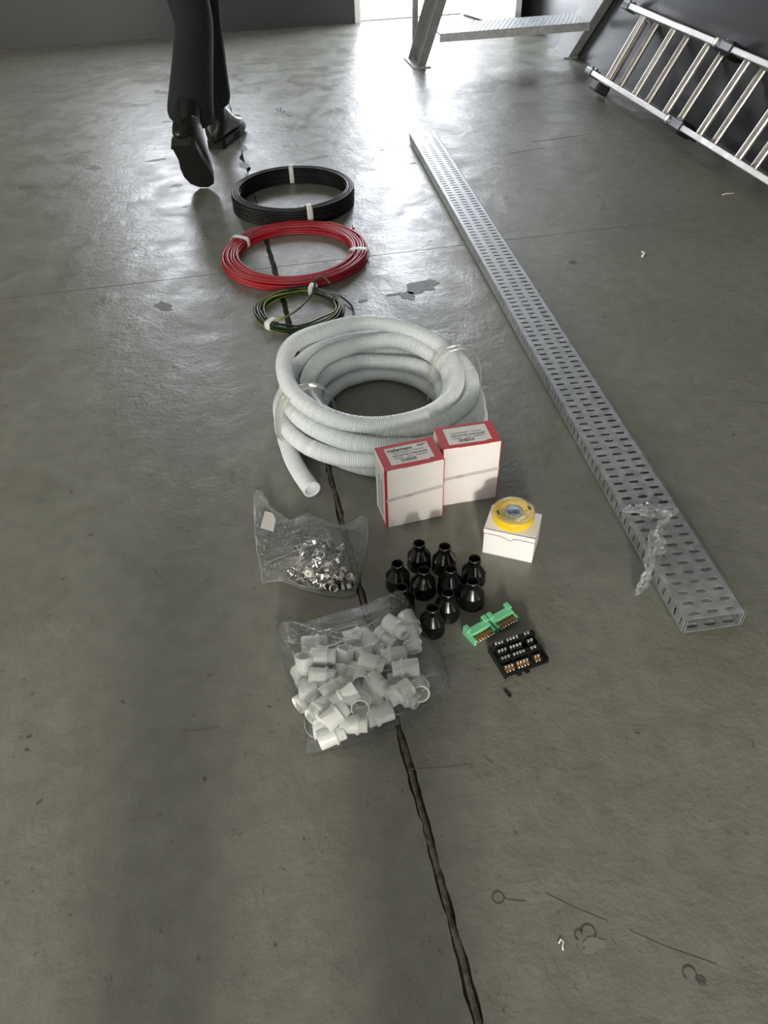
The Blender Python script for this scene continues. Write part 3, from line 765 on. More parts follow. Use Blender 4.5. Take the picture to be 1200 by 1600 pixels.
# ================================================================== green terminal bars
def green_bar(label, c, rz):
    t = empty('green_terminal_bar', (c[0], c[1], 0), rz); tag(t, label, 'terminal block', 'green terminal bars')
    L = .0455
    hs = MB().boxmm((-L / 2 + .003, -.001, .0), (L / 2 - .003, .0125, .0165)).boxmm((-L / 2 + .003, .0125, .004), (L / 2 - .003, .0145, .012))
    hs.build('housing', M_greenpl, t, .0006)
    for s in (-1, 1):
        e = MB().boxmm((s * (L / 2 - .0032) - .0024, -.0125, 0), (s * (L / 2 - .0032) + .0024, .017, .0125)).boxmm((s * (L / 2 - .0045) - .004, .0065, .0), (s * (L / 2 - .0045) + .004, .019, .0192))
        e.build('end_cap', M_greenpl, t, .0006)
    br = MB().boxmm((-L / 2 + .0058, -.0115, .003), (L / 2 - .0058, -.0012, .0105)).build('brass_bar', M_brass, t, .0004)
    for k in range(7):
        x = -.0155 + k * .00517
        MB().lathe([(0, .0112), (.0017, .0112), (.0017, .0095)], 10, T((x, -.0040, 0))).build('wire_hole', M_hole, br)
        MB().lathe([(0, .0062), (.0013, .0062), (.0019, .0050), (.0019, 0)], 10, T((x, -.0110, .0066)) @ Matrix.Rotation(math.radians(62), 4, 'X')).build('screw', M_screw, br)
    return t
gd = math.atan2(.7641 - .7305, .3553 - .2675)
green_bar('mint green terminal bar with brass screws, left one of the joined pair', (.2905, .7405), gd)
green_bar('mint green terminal bar with brass screws, right one of the joined pair', (.3345, .7575), gd)

# ================================================================== black distribution block
kb = empty('distribution_block', (.3345, .6865, 0), math.radians(9.5)); tag(kb, 'black stepped terminal block with rows of silver screws on brass bars', 'terminal block')
base = MB().boxmm((-.0385, -.029, 0), (.0385, .027, .005)); base.boxmm((-.0385, -.031, 0), (-.0345, .027, .012)).boxmm((.0365, -.029, 0), (.0395, .027, .012))
base.boxmm((-.018, -.034, 0), (-.010, -.028, .004)).boxmm((-.004, -.034, 0), (.004, -.028, .004))
base.build('base_plate', M_blackpl, kb, .0008)
for (yy, zz) in ((.017, .027), (-.006, .019)):
    MB().boxmm((-.036, yy - .0045, .004), (.037, yy + .0045, zz)).build('insulating_bar', M_blackpl, kb, .0008)
xs = [(-.031, -.0255, -.020), (-.0105, -.005, .0005, .006), (.0205, .026)]
def kscrew(x, y, z, r, parent):
    s = MB().lathe([(0, .0032), (r * .8, .0032), (r, .0022), (r, -.004)], 14, T((x, y, z))).build('screw', M_screw, parent)
    MB().box((x, y, z + .0032), (r * 1.5, .0006, .0003), .4 * x * 300).build('screw_slot', M_hole, s)
for (yy, zz, brassy) in ((.017, .0265, 0), (.0058, .0205, 2), (-.006, .0185, 0), (-.0185, .0105, 1)):
    for g_ in xs:
        if brassy:
            bb = MB().boxmm((g_[0] - .003, yy - .0055, .004), (g_[-1] + .003, yy + .0050, zz)).build('brass_bar' if brassy == 1 else 'clamp_bar', M_brass if brassy == 1 else M_blackpl, kb, .0005)
            if yy < 0:
                for x in g_: MB().lathe([(0, .0012), (.0016, .0012), (.0019, 0)], 10, T((x, yy - .0055, zz - .0035)) @ Matrix.Rotation(PI / 2, 4, 'X')).build('clamp_screw', M_screw, bb)
        else: bb = kb
        for x in g_: 
            if bb is kb:
                s = MB().lathe([(0, .0030), (.0020, .0030), (.0024, .0022), (.0024, -.002)], 14, T((x, yy, zz))).build('screw', M_screw, kb)
                MB().box((x, yy, zz + .0030), (.0032, .0006, .0003), x * 120).build('screw_slot', M_hole, s)
            else:
                s = MB().lathe([(0, .0050), (.0019, .0050), (.0024, .0042), (.0024, -.002)], 14, T((x, yy, zz))).build('screw', M_screw, bb)

# ================================================================== white fittings in a clear bag
def fitting_mesh():
    m = MB()
    m.lathe([(.0120, .0008), (.0120, .0), (.0138, .0), (.0140, .001), (.0136, .0220), (.0136, .0226), (.0156, .0226), (.0156, .0264), (.0134, .0264), (.0134, .0274)]
            + [v for k in range(5) for v in ((.0128, .0280 + k * .0022), (.0121, .0291 + k * .0022))] + [(.0122, .0392), (.0078, .0392), (.0074, .022), (.0108, .0200), (.0120, .0008)], 28)
    return m
f0 = fitting_mesh().build('conduit_adaptor', M_fit)
e_ = f0.modifiers.new('edges', 'EDGE_SPLIT'); e_.split_angle = math.radians(35)
# (centre, where the wide open end points) for each piece
fits = (((-0.0066, 0.7169, 0.0345), (0.0017, 0.0127, 0.025)), ((0.0333, 0.7256, 0.04), (-0.0335, 0.0078, -0)), ((0.027, 0.6924, 0.036), (-0.0343, 0.0109, 0)), ((0.0075, 0.6764, 0.029), (-0.0297, 0.0011, 0.002)), ((0.0383, 0.6652, 0.037), (-0.0259, -0.0112, -0.002)), ((0.0524, 0.6368, 0.054), (0.0302, 0.0096, 0.008)), ((0.0337, 0.6075, 0.047), (-0.0269, -0.0146, -0.006)), ((0.0751, 0.6355, 0.036), (-0.0109, -0.0421, 0.024)), ((0.015, 0.6363, 0.037), (0.0285, 0.0221, -0.006)), ((0.0843, 0.6794, 0.032), (-0.0093, -0.0446, 0.024)), ((0.0953, 0.7204, 0.026), (0.0014, 0.0156, 0.02)), ((0.0654, 0.7233, 0.023), (0.0053, 0.01, 0.018)), ((0.1381, 0.7062, 0.036), (0.0376, -0.0001, -0.004)), ((0.1523, 0.747, 0.052), (-0.0212, 0.031, -0.004)), ((0.1799, 0.7687, 0.027), (-0.0052, 0.0282, 0.002)), ((0.1749, 0.7369, 0.026), (-0.0002, 0.026, 0.008)), ((0.1372, 0.7513, 0.023), (0.0179, -0.0254, -0.002)), ((0.1503, 0.6721, 0.046), (0.0552, -0.0054, 0)), ((0.1651, 0.6475, 0.027), (-0.0048, -0.0391, 0.018)), ((0.1327, 0.635, 0.042), (0.0386, 0.0165, 0.004)), ((0.0979, 0.6087, 0.024), (0.0284, 0.0057, 0)), ((0.0588, 0.5997, 0.028), (-0.0323, 0.0074, 0)), ((0.0251, 0.5926, 0.017), (-0.031, -0.0036, -0.006)), ((0.0196, 0.6096, 0.016), (-0.0256, 0.0005, 0)), ((0.0906, 0.763, 0.026), (-0.0345, -0.005, 0)), ((0.0242, 0.7686, 0.02), (-0.0229, -0.0011, 0.004)), ((-0.0118, 0.7099, 0.016), (-0.005, 0.0191, -0)), ((-0.01, 0.6728, 0.014), (-0.0143, -0.0081, -0)), ((0.1061, 0.6617, 0.033), (-0.0123, 0.0218, 0.006)), ((0.0983, 0.6559, 0.017), (-0.0161, 0.0167, 0.002)), ((0.1024, 0.6959, 0.042), (-0.0176, 0.0101, 0.004)), ((0.0711, 0.6938, 0.016), (0.0134, 0.018, 0.004)), ((0.055, 0.6938, 0.017), (0.0069, 0.0239, 0.006)), ((0.0268, 0.7376, 0.014), (0.0105, 0.0195, 0)), ((0.1444, 0.643, 0.014), (-0.0161, 0.0152, -0)), ((0.1439, 0.6725, 0.018), (0.0244, -0.0026, 0.004)), ((0.0939, 0.6462, 0.016), (0.0112, -0.0168, 0)), ((0.114, 0.746, 0.018), (-0.0122, 0.0158, 0.004)), ((0.0196, 0.6646, 0.014), (-0.0161, -0.0106, 0)), ((0.0605, 0.6231, 0.014), (-0.0118, 0.0136, 0)))
def place_word(x, y, x0, x1, y0, y1):
    a, b = (x - x0) / (x1 - x0), (y - y0) / (y1 - y0)
    col = ('left edge', 'left half', 'middle', 'right half', 'right edge')[min(4, max(0, int(a * 5)))]
    row = ('bottom', 'lower part', 'upper part', 'top')[min(3, max(0, int(b * 4)))]
    return row, col
def fit_label(c, ax):
    row, col = place_word(c[0], c[1], -.03, .215, .60, .825)
    s = 'opening upwards' if ax.z > .45 else 'opening left' if ax.x < -.6 else 'opening right' if ax.x > .6 else 'opening towards camera' if ax.y < 0 else 'opening away'
    lay = 'upper' if c[2] > .03 else 'lower'
    return 'white adaptor %s, %s layer, %s of bag, %s' % (s, lay, row, col)
for i, (c, d) in enumerate(fits):
    o = f0 if i == 0 else f0.copy()
    if i: C.objects.link(o)
    ax = Vector(d).normalized()
    q = (-ax).to_track_quat('Z', 'Y').to_matrix().to_4x4()
    low = .0158 * math.sqrt(max(0, 1 - ax.z * ax.z)) + .0194 * abs(ax.z)
    cz = max(c[2], low + .0014)
    c = (c[0] + (.010 if c[0] < .0 else 0), c[1] + (.008 if c[1] < .63 else 0), c[2])
    o.matrix_world = T(Vector((c[0], c[1], cz)) + ax * .0194) @ q
    tag(o, fit_label(c, ax), 'pipe fitting', 'white adaptors in the bag')

def bag(name, label, outline, H, mat_, seed, zb=.0008, rings=26, wr=.0035, grow=1.0):
    """flat plastic bag: top film follows H(x, y, t), t = 0 at the middle and 1 at the seam"""
    n = 120; tot = []
    L = [Vector((p[0], p[1])) for p in outline]
    cum = [0.0]
    for i in range(len(L)): cum.append(cum[-1] + (L[(i + 1) % len(L)] - L[i]).length)
    pts = []; j = 0
    for k in range(n):
        s = cum[-1] * k / n
        while cum[j + 1] < s: j += 1
        pts.append(L[j].lerp(L[(j + 1) % len(L)], (s - cum[j]) / (cum[j + 1] - cum[j])))
    c = sum(pts, Vector((0, 0))) / n
    pts = [c + (p - c) * grow for p in pts]
    root = empty(name, (c.x, c.y, 0)); tag(root, label, 'plastic bag', 'clear bags of fittings')
    top = []; bot = []
    for i in range(rings + 1):
        t = max(.004, i / rings); a = []; b = []
        for p in pts:
            q = c + (p - c) * t
            w = abs(noise.noise((q.x * 26 + seed, q.y * 26, seed))) * 1.1 + .5 * abs(noise.noise((q.x * 70, q.y * 70 + seed, 1)))
            z = H(q.x, q.y, t) + wr * (1 - w) * (1 if t < .97 else .4)
            a.append((q.x - c.x, q.y - c.y, max(z, zb + .0012))); b.append((q.x - c.x, q.y - c.y, zb if t < .99 else max(zb, z - .0008)))
        top.append(a); bot.append(b)
    MB().grid(top, closed=True).build('top_film', mat_, root)
    MB().grid(bot, closed=True).build('bottom_film', mat_, root)
    return root, c
def gss(x, y, cx, cy, r): return math.exp(-((x - cx) ** 2 + (y - cy) ** 2) / (r * r))
def H2(x, y, t):
    e = max(0.0, 1 - t ** 11)
    return .004 + e * (.060 + .008 * gss(x, y, .12, .70, .05) + .006 * gss(x, y, .17, .80, .03))
b2, c2 = bag('fittings_bag', 'clear plastic bag full of white conduit adaptors in front of the shrouds', ((-0.0341, 0.7872), (-0.0304, 0.8116), (-0.02, 0.7931), (0.0043, 0.7954), (0.0365, 0.8), (0.0692, 0.8059), (0.102, 0.8093), (0.1244, 0.8138), (0.1474, 0.8197), (0.189, 0.8285), (0.1932, 0.8047), (0.1955, 0.7696), (0.2007, 0.7352), (0.2112, 0.7071), (0.2152, 0.6874), (0.2128, 0.66), (0.2053, 0.6511), (0.1835, 0.6409), (0.1654, 0.6279), (0.1481, 0.6172), (0.1272, 0.6109), (0.1016, 0.6037), (0.0719, 0.5976), (0.0431, 0.5946), (0.015, 0.5937), (-0.0127, 0.5938), (-0.0074, 0.6125), (-0.0091, 0.6344), (-0.016, 0.6695), (-0.0234, 0.7121), (-0.0287, 0.7439), (-0.0339, 0.7703)), H2, M_bag, 3.3, grow=1.035, rings=34)

# ================================================================== metal glands in the other clear bag
def gland_mesh(kind):
    m = MB()
    if kind == 0:
        m.lathe([(.0042, .0), (.0060, .0), (.0060, .007), (.0064, .0072)], 18); m.lathe([(.0088, .0072), (.0096, .0080), (.0096, .0125), (.0088, .0133)], 6, smooth=False)
        m.lathe([(.0064, .0133), (.0076, .0134), (.0076, .0175), (.0088, .0177)], 18); m.lathe([(.0088, .0177), (.0092, .0185), (.0090, .0225), (.0070, .0255), (.0042, .0262), (.0040, .02)], 6, smooth=False)
    else:
        m.lathe([(.0050, .0005), (.0050, 0), (.0082, 0), (.0086, .0008), (.0086, .0055), (.0080, .0060), (.0080, .0078), (.0086, .0083), (.0086, .0125), (.0078, .0140), (.0050, .0140), (.0050, .001)], 20)
    return m
g0 = gland_mesh(0).build('cable_gland', M_nickel); g1 = gland_mesh(1).build('gland_nut', M_nickel)
g2 = MB().lathe([(.0030, .0004), (.0030, 0), (.0066, 0), (.0070, .0008), (.0070, .0125), (.0064, .0133), (.0030, .0133), (.0030, .0006)], 20).build('nylon_insert', M_nylon)
protos = {0: g0, 1: g1, 2: g2}; used = set()
gl = ((0.0545, 1.0008, 0.016, 0), (0.0772, 0.9895, 0.014, 0), (0.0358, 0.9763, 0.012, 0), (0.0575, 0.9632, 0.02, 0), (0.0653, 0.9592, 0.024, 1), (0.028, 0.9553, 0.016, 0), (0.0509, 0.9384, 0.024, 0), (0.0151, 0.942, 0.01, 1), (0.0089, 0.9353, 0.009, 1), (0.0371, 0.9179, 0.026, 2), (0.0255, 0.9186, 0.013, 0), (0.04, 0.9197, 0.012, 0), (0.0601, 0.9091, 0.022, 0), (0.07, 0.921, 0.024, 0), (0.0888, 0.9406, 0.022, 0), (0.1005, 0.9743, 0.012, 1), (0.0771, 0.9217, 0.012, 0), (0.0828, 0.9057, 0.018, 0), (0.0951, 0.9173, 0.016, 1), (0.0747, 0.897, 0.016, 0), (0.0724, 0.8855, 0.01, 1), (0.0602, 0.891, 0.009, 1), (0.0901, 0.8971, 0.012, 0), (0.1059, 0.9014, 0.012, 2), (0.0942, 0.8838, 0.01, 0), (0.0474, 0.909, 0.01, 0), (0.0539, 0.9004, 0.01, 1), (0.0778, 0.9586, 0.014, 0), (0.0434, 0.9939, 0.01, 0), (0.0297, 0.9942, 0.009, 1), (0.0821, 0.9372, 0.01, 0), (0.0641, 0.9414, 0.01, 1), (0.0435, 0.9463, 0.01, 0))
for i, (x, y, z, k) in enumerate(gl):
    o = protos[k] if k not in used else protos[k].copy()
    if k in used: C.objects.link(o)
    used.add(k)
    a = Vector((random.uniform(-1, 1), random.uniform(-1, 1), random.uniform(-.5, .5) if k == 0 else random.uniform(-.2, .9))).normalized()
    if i == 9: a = Vector((-.5, -.75, .45)).normalized()
    hl = .013 if k == 0 else .007
    low = .0098 * math.sqrt(max(0, 1 - a.z * a.z)) + hl * abs(a.z)
    o.matrix_world = T(Vector((x, y, max(z, low + .002))) - a * hl) @ a.to_track_quat('Z', 'Y').to_matrix().to_4x4()
    row, col = place_word(x, y, .02, .135, .88, 1.03)
    way = 'tipped up' if a.z > .3 else 'tipped down' if a.z < -.3 else 'lying crosswise' if abs(a.x) > abs(a.y) else 'lying lengthwise'
    if k == 0: tag(o, 'nickel plated cable gland %s at the %s of the heap, %s' % (way, row, col), 'cable gland', 'metal glands in the bag')
    elif k == 1: tag(o, 'short nickel ring nut %s at the %s of the gland heap, %s' % (way, row, col), 'nut', 'ring nuts in the bag')
    else: tag(o, 'cream ' + ('round insert with a dark bore facing up, in the middle of the metal glands' if i == 9 else 'plain insert lying at the right edge of the bag of metal glands'), 'insert', 'cream inserts in the bag')
pA = (-0.0353, 1.151); pB = (0.0735, 0.9575); pC = (0.1563, 1.0363); pD = (0.0512, 1.0651)
def H1(x, y, t):
    e = max(0.0, 1 - t ** 4)
    return .002 + e * (.010 + .028 * min(1.0, 1.5 * gss(x, y, pB[0], pB[1], .060))) + .035 * gss(x, y, pA[0], pA[1], .035) + .018 * gss(x, y, pC[0], pC[1], .03) + .016 * gss(x, y, pD[0], pD[1], .035) * (t ** 2)
b1, c1 = bag('glands_bag', 'clear crumpled plastic bag of metal cable glands with a blank white sticker', ((-0.037, 1.1434), (-0.0231, 1.1458), (-0.0095, 1.1198), (0.0068, 1.0991), (0.0221, 1.0736), (0.0405, 1.0746), (0.0587, 1.0738), (0.0756, 1.0643), (0.0922, 1.0531), (0.1098, 1.0489), (0.1253, 1.0327), (0.1404, 1.0291), (0.162, 1.0399), (0.156, 1.0026), (0.142, 0.9555), (0.132, 0.9336), (0.1219, 0.9045), (0.1087, 0.8697), (0.0906, 0.8681), (0.0648, 0.8801), (0.0441, 0.8894), (0.0264, 0.8981), (0.0086, 0.9159), (-0.0036, 0.9265), (-0.0206, 0.9351), (-0.0432, 0.9328), (-0.0473, 0.9368), (-0.0452, 0.9597), (-0.0468, 0.9922), (-0.0485, 1.0259), (-0.0471, 1.0688), (-0.0445, 1.1133)), H1, M_bag2, 8.1, wr=.006)
# blank sticker on the upper left of the bag
stk = ((-0.0348, 1.0448), (-0.0225, 1.0879), (-0.009, 1.0792), (-0.005, 1.0604), (-0.013, 1.0292))
MB().prism([(p[0] - c1.x, p[1] - c1.y) for p in stk], .0305, .0309).build('sticker', mat('sticker_paper', (.62, .61, .58), .6), b1)

def creases(root, c, lines, name='crease_glint'):  # folds as thin pale tubes, their highlights put into the colour
    for pts, r in lines:
        q = smooth_path([(p[0] - c.x, p[1] - c.y, p[2]) for p in pts], 8)
        q = [v + noise.noise_vector(v * 160) * .0012 for v in q]
        n_ = len(q)
        MB().tube(q, [r * .6 * (.25 + .75 * math.sin(PI * (i + .5) / n_)) * (.7 + .5 * noise.noise((i * .9, r * 900, 2))) for i in range(n_)], 5, smooth=False).build(name, M_crease_glint, root)
creases(b2, c2, ((((-0.0272, 0.7935, 0.004), (0.0032, 0.7671, 0.03), (0.0334, 0.7293, 0.058), (0.0706, 0.7323, 0.062), (0.1094, 0.7529, 0.06), (0.1312, 0.7775, 0.045), (0.1693, 0.8193, 0.01)), 0.0016), (((0.0304, 0.7284, 0.06), (0.0552, 0.7281, 0.064), (0.0928, 0.7445, 0.064), (0.1242, 0.7616, 0.058)), 0.003), (((0.0454, 0.7768, 0.03), (0.0766, 0.7745, 0.04), (0.1028, 0.7763, 0.04)), 0.0018), (((0.0446, 0.6916, 0.066), (0.0665, 0.6791, 0.068), (0.0884, 0.6686, 0.069), (0.1164, 0.6652, 0.068)), 0.0015), (((0.0882, 0.6675, 0.069), (0.1151, 0.659, 0.069), (0.1539, 0.6615, 0.066), (0.1874, 0.6777, 0.05)), 0.001), (((0.1467, 0.6311, 0.066), (0.168, 0.6404, 0.062), (0.2054, 0.6681, 0.02)), 0.0014), (((0.0884, 0.6686, 0.069), (0.0886, 0.645, 0.07), (0.099, 0.6274, 0.068), (0.1077, 0.6049, 0.05)), 0.0012), (((0.1482, 0.6178, 0.003), (0.1439, 0.6197, 0.04), (0.1406, 0.6213, 0.055)), 0.001), (((0.1123, 0.605, 0.045), (0.124, 0.6079, 0.03), (0.1322, 0.6104, 0.03)), 0.0016), (((-0.0094, 0.6276, 0.04), (-0.0086, 0.6135, 0.02), (0.0079, 0.6041, 0.012), (0.0345, 0.5973, 0.008)), 0.0014), (((0.0019, 0.6259, 0.055), (0.004, 0.618, 0.05), (0.0091, 0.6148, 0.04)), 0.0022), (((0.2097, 0.683, 0.01), (0.2121, 0.6655, 0.01), (0.2035, 0.6522, 0.008), (0.1778, 0.6381, 0.01)), 0.0012)))
creases(b1, c1, ((((-0.0383, 0.9707, 0.012), (-0.0053, 0.9707, 0.022), (0.0303, 0.9733, 0.032), (0.0596, 0.9749, 0.038)), 0.0012), (((0.039, 0.8818, 0.02), (0.046, 0.8963, 0.038), (0.0558, 0.9084, 0.042), (0.0802, 0.9227, 0.042), (0.1003, 0.9445, 0.036)), 0.0012), (((0.0446, 0.8816, 0.022), (0.0675, 0.8811, 0.036), (0.079, 0.8896, 0.04)), 0.0012), (((-0.0355, 1.1168, 0.03), (-0.0433, 1.0841, 0.02), (-0.0473, 1.0238, 0.012), (-0.0442, 0.9617, 0.008), (-0.0452, 0.9329, 0.004)), 0.0012), (((-0.0475, 0.9319, 0.004), (-0.0119, 0.9278, 0.006), (0.0288, 0.8969, 0.006), (0.0698, 0.8747, 0.005), (0.1016, 0.8667, 0.004)), 0.001), (((0.1613, 1.0259, 0.02), (0.1517, 0.9847, 0.012), (0.1385, 0.9422, 0.008)), 0.0009), (((0.0164, 1.0655, 0.014), (0.0473, 1.0681, 0.018), (0.0756, 1.0563, 0.016), (0.1087, 1.0384, 0.012), (0.1419, 1.0219, 0.01)), 0.0008), (((0.0504, 0.9842, 0.036), (0.0581, 0.9885, 0.038), (0.0585, 0.9752, 0.038)), 0.0018), (((-0.0027, 0.9246, 0.012), (0.0193, 0.9042, 0.012), (0.0347, 0.8942, 0.014)), 0.0018), (((0.0709, 0.8807, 0.008), (0.1, 0.887, 0.01), (0.1114, 0.8834, 0.006)), 0.0014), (((-0.0336, 1.0206, 0.012), (-0.0334, 1.0094, 0.013), (-0.0366, 1.0012, 0.012)), 0.0018)))

# ================================================================== scraps on the floor
sc_ = MB().prism([(0, 0), (.004, -.001), (.009, -.012), (.006, -.016), (.003, -.013)], .0004, .002).build('plastic_scrap', M_rubber)
sc_.location = (.2935, .632, 0); tag(sc_, 'small black sliver of plastic on the floor below the distribution block', 'scrap')
w2 = MB().tube([(.001, 0, .001), (.005, .004, .0012), (.007, .0, .001), (.004, -.004, .001), (.003, -.008, .001)], .0009, 6).build('white_scrap', mat('white_plastic', (.85, .85, .85), .4))
w2.location = (.2435, .280, 0); tag(w2, 'tiny curled white scrap beside the round marks on the floor', 'scrap')
w3 = MB().tube([(0, 0, .0015), (.02, .004, .002), (.045, .002, .0015)], .0016, 6).build('wire_offcut', M_tapew)
w3.location = (1.6239, 2.33, 0); tag(w3, 'thin pale wire offcut on the floor below the ladder', 'scrap')
w4 = MB().tube([(0, 0, .002), (.012, .012, .006), (.014, .03, .002)], .003, 6).build('paper_scrap', M_tapew)
w4.location = (1.1599, 1.9624, 0); tag(w4, 'small twisted white paper scrap on the floor right of the cable tray', 'scrap')

# ================================================================== the person walking away
pr = empty('person', (0, 3.2, 0)); tag(pr, 'person in dark trousers and black boots walking away past the coils', 'person')
Mp = T((0, -3.2, 0))
def skin_mesh(name, verts, edges, m, parent, sub=2):
    me = bpy.data.meshes.new(name)
    me.from_pydata([tuple(Mp @ Vector(v[:3])) for v in verts], edges, []); me.materials.append(m)
    o = bpy.data.objects.new(name, me); C.objects.link(o); o.parent = parent
    s = o.modifiers.new('skin', 'SKIN'); s.use_smooth_shade = True
    ss = o.modifiers.new('sub', 'SUBSURF'); ss.levels = sub; ss.render_levels = sub
    lay = me.skin_vertices[0].data if me.skin_vertices else None
    if lay is None:
        return o
    for i, v in enumerate(verts):
        r = v[3]; lay[i].radius = (r, r) if not isinstance(r, tuple) else r
        lay[i].use_root = (i == 0)
    return o
def with_skin(name, verts, edges, m, parent):
    o = skin_mesh(name, verts, edges, m, parent)
    if not o.data.skin_vertices:
        bm = bmesh.new(); bm.from_mesh(o.data); lay = bm.verts.layers.skin.verify()
        for i, v in enumerate(bm.verts):
            r = verts[i][3]; v[lay].radius = r if isinstance(r, tuple) else (r, r); v[lay].use_root = (i == 0)
        bm.to_mesh(o.data); bm.free()
    return o
LH, RH = (-.085, 3.20, .90), (.095, 3.24, .90)
LK, RK = (-.010, 3.10, .47), (.030, 3.36, .49)
LA, RA = (-.090, 2.865, .175), (.012, 3.335, .11)
body_v = [(0, 3.2, .98, .09), (0.0, 3.19, 1.18, .12), (0, 3.2, 1.38, .12), (0, 3.2, 1.48, .055), (0, 3.21, 1.56, .055), (0, 3.215, 1.64, .085), (0, 3.22, 1.72, .075),
          (-.19, 3.2, 1.40, .055), (-.25, 3.17, 1.13, .042), (-.24, 3.28, .90, .032), (-.235, 3.31, .82, .036), (.19, 3.2, 1.40, .055), (.25, 3.18, 1.13, .042), (.25, 3.14, .89, .032), (.25, 3.14, .81, .036),
          (*LH, .055), (*LK, .040), (*LA, .030), (*RH, .055), (*RK, .040), (*RA, .030)]
with_skin('body', body_v, [(0, 1), (1, 2), (2, 3), (3, 4), (4, 5), (5, 6), (2, 7), (7, 8), (8, 9), (9, 10), (2, 11), (11, 12), (12, 13), (13, 14), (0, 15), (15, 16), (16, 17), (0, 18), (18, 19), (19, 20)], M_skin, pr)
with_skin('trousers', [(0, 3.2, 1.0, .135), (*LH, .098), (-.035, 3.16, .64, .084), (*LK, .070), (-.040, 3.00, .36, .074), (-.066, 2.925, .27, .082), (-.084, 2.885, .195, .090),
                       (*RH, .098), (.052, 3.32, .66, .080), (*RK, .064), (.022, 3.36, .34, .066), (.016, 3.345, .22, .068), (.016, 3.338, .125, .072)],
          [(0, 1), (1, 2), (2, 3), (3, 4), (4, 5), (5, 6), (0, 7), (7, 8), (8, 9), (9, 10), (10, 11), (11, 12)], M_denim, pr)
with_skin('jacket', [(0, 3.2, 1.02, .145), (0, 3.19, 1.2, .14), (0, 3.2, 1.40, .135), (-.19, 3.2, 1.40, .068), (-.25, 3.17, 1.13, .055), (-.242, 3.27, .93, .045), (.19, 3.2, 1.40, .068), (.25, 3.18, 1.13, .055), (.25, 3.145, .92, .045)],
          [(0, 1), (1, 2), (2, 3), (3, 4), (4, 5), (2, 6), (6, 7), (7, 8)], M_shirt, pr)
with_skin('hair', [(0, 3.20, 1.66, .09), (0, 3.20, 1.74, .08)], [(0, 1)], M_hair, pr)
def boot(M):
    """boot with heel at the origin, toe along +y"""
    up = MB()
    stn = [(-.064, .004, .045), (-.060, .014, .058), (-.055, .024, .068), (-.045, .034, .10), (-.02, .040, .145), (.02, .043, .150), (.06, .044, .115), (.10, .047, .080), (.14, .048, .062), (.175, .043, .055), (.20, .030, .042), (.212, .010, .022)]
    rows = []
    for (y, w, h) in stn:
        r = []
        for k in range(20):
            a = 2 * PI * k / 20; ca, sa = math.cos(a), math.sin(a)
            r.append(M @ Vector((w * math.copysign(abs(ca) ** .75, ca), y, .012 + (h - .012) * (.5 + .5 * math.copysign(abs(sa) ** .7, sa)))))
        rows.append(r)
    up.grid(rows, closed=True); up.add(rows[0], [list(range(20))]); up.add(rows[-1], [list(range(20))])
    sh = []
    for z, rx, ry, oy in ((.07, .041, .052, .0), (.12, .042, .050, -.002), (.155, .044, .046, -.002)):
        sh.append([M @ Vector((rx * math.cos(2 * PI * k / 20), oy + ry * math.sin(2 * PI * k / 20), z)) for k in range(20)])
    up.grid(sh, closed=True); up.add(sh[-1], [list(range(20))])
    o = fixn(up.build('boot', M_boot, pr, M=Mp))
    so = MB(); poly = [(-.030, -.050), (.030, -.050), (.040, -.03), (.042, .05), (.051, .10), (.052, .15), (.042, .195), (.015, .218), (-.015, .218), (-.042, .195), (-.052, .15), (-.049, .10), (-.040, .05), (-.040, -.03)]
    so.prism(poly, 0, .020); so.prism([p for p in poly if p[1] < .04], -.012, .002)
    s = fixn(so.build('sole', M_rubber, o)); s.data.transform(Mp @ M)
boot(T((.010, 3.345, .012)) @ Matrix.Rotation(math.radians(-24), 4, 'Z'))
# trailing boot: heel lifted, standing on its toe
hd = Matrix.Rotation(math.radians(-14), 4, 'Z') @ Matrix.Rotation(math.radians(-50), 4, 'X')
toe = hd @ Vector((0, .215, 0))
boot(T(Vector((-.072, 2.885, .004)) - toe) @ hd)

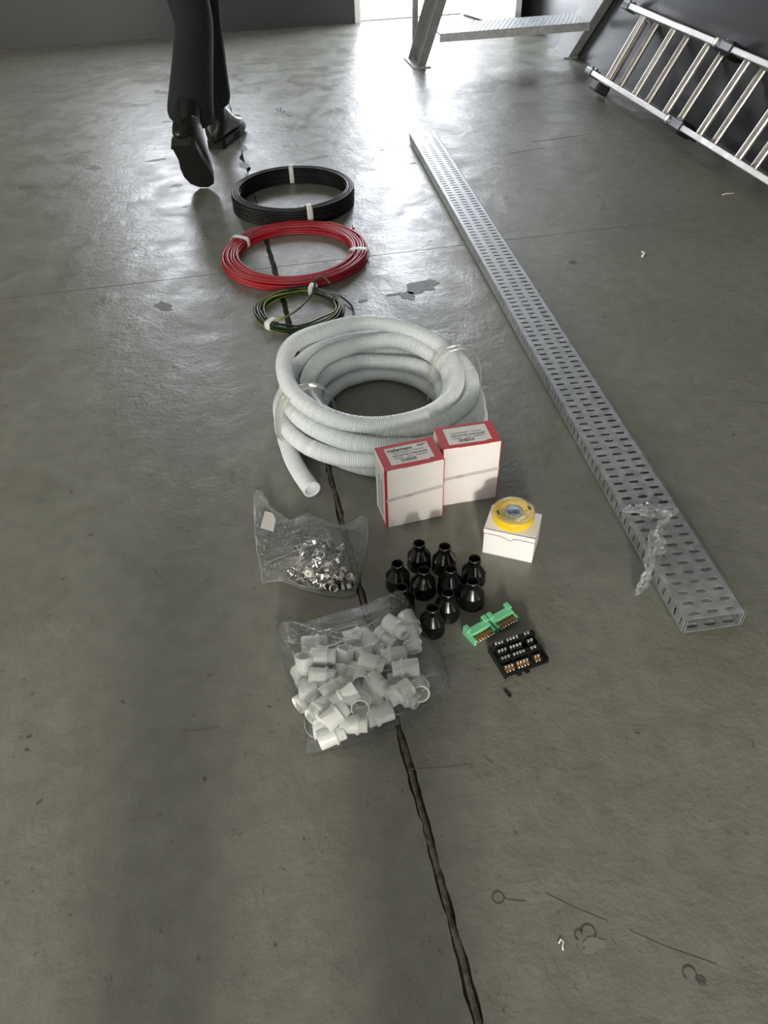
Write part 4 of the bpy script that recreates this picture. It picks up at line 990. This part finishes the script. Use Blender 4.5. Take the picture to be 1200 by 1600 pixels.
# ================================================================== the photographer, whose legs shade the floor in front
ph = empty('person', (-.15, -.32, 0)); tag(ph, 'person in dark clothes standing where the photograph is taken from', 'person')
Mp_old = Mp; Mp = T((.15, .32, 0)); px, py = -.15, -.34
PL, PR = (px - .115, py, 0), (px + .135, py, 0)
pv = [(px, py, .96, .09), (px, py - .01, 1.18, .12), (px, py, 1.38, .12), (px, py, 1.48, .055), (px, py + .02, 1.56, .055), (px, py + .02, 1.64, .085), (px, py + .02, 1.72, .075),
      (px - .19, py, 1.40, .055), (px - .22, py + .03, 1.13, .042), (px - .02, py + .22, 1.04, .030), (px + .04, py + .25, 1.04, .03), (px + .19, py, 1.40, .055), (px + .24, py + .03, 1.13, .042), (px + .20, py + .22, 1.04, .030), (px + .17, py + .25, 1.04, .03),
      (px - .09, py, .90, .055), (PL[0], PL[1], .48, .040), (PL[0], PL[1] - .02, .10, .036), (px + .09, py, .90, .055), (PR[0], PR[1], .48, .040), (PR[0], PR[1] - .02, .10, .036)]
with_skin('body', pv, [(0, 1), (1, 2), (2, 3), (3, 4), (4, 5), (5, 6), (2, 7), (7, 8), (8, 9), (9, 10), (2, 11), (11, 12), (12, 13), (13, 14), (0, 15), (15, 16), (16, 17), (0, 18), (18, 19), (19, 20)], M_skin, ph)
with_skin('trousers', [(px, py, .98, .135), (px - .09, py, .88, .095), (PL[0], PL[1], .48, .075), (PL[0], PL[1] - .02, .13, .068), (px + .09, py, .88, .095), (PR[0], PR[1], .48, .070), (PR[0], PR[1] - .02, .13, .062)], [(0, 1), (1, 2), (2, 3), (0, 4), (4, 5), (5, 6)], M_denim, ph)
with_skin('shirt', [(px, py, 1.0, .145), (px, py, 1.2, .14), (px, py, 1.40, .135), (px - .19, py, 1.40, .068), (px - .22, py + .03, 1.14, .055), (px + .19, py, 1.40, .068), (px + .24, py + .03, 1.14, .055)], [(0, 1), (1, 2), (2, 3), (3, 4), (2, 5), (5, 6)], M_shirt, ph)
pr = ph
boot(T((PL[0], PL[1] - .03, .012)) @ Matrix.Rotation(math.radians(8), 4, 'Z')); boot(T((PR[0], PR[1] - .03, .012)) @ Matrix.Rotation(math.radians(-8), 4, 'Z'))

# things whose label is still shared are told apart by their place from left to right
same = {}
for o in C.objects:
    if o.parent is None and 'label' in o: same.setdefault(o['label'], []).append(o)
for lab, os_ in same.items():
    if len(os_) > 1:
        os_.sort(key=lambda o: o.matrix_world.translation.x if o.rotation_mode != 'QUATERNION' else o.location.x)
        w = {2: ('left one', 'right one'), 3: ('leftmost', 'middle one', 'rightmost'), 4: ('leftmost', 'second from left', 'third from left', 'rightmost')}.get(len(os_))
        if w:
            for o, x in zip(os_, w): o['label'] = lab + ', ' + x
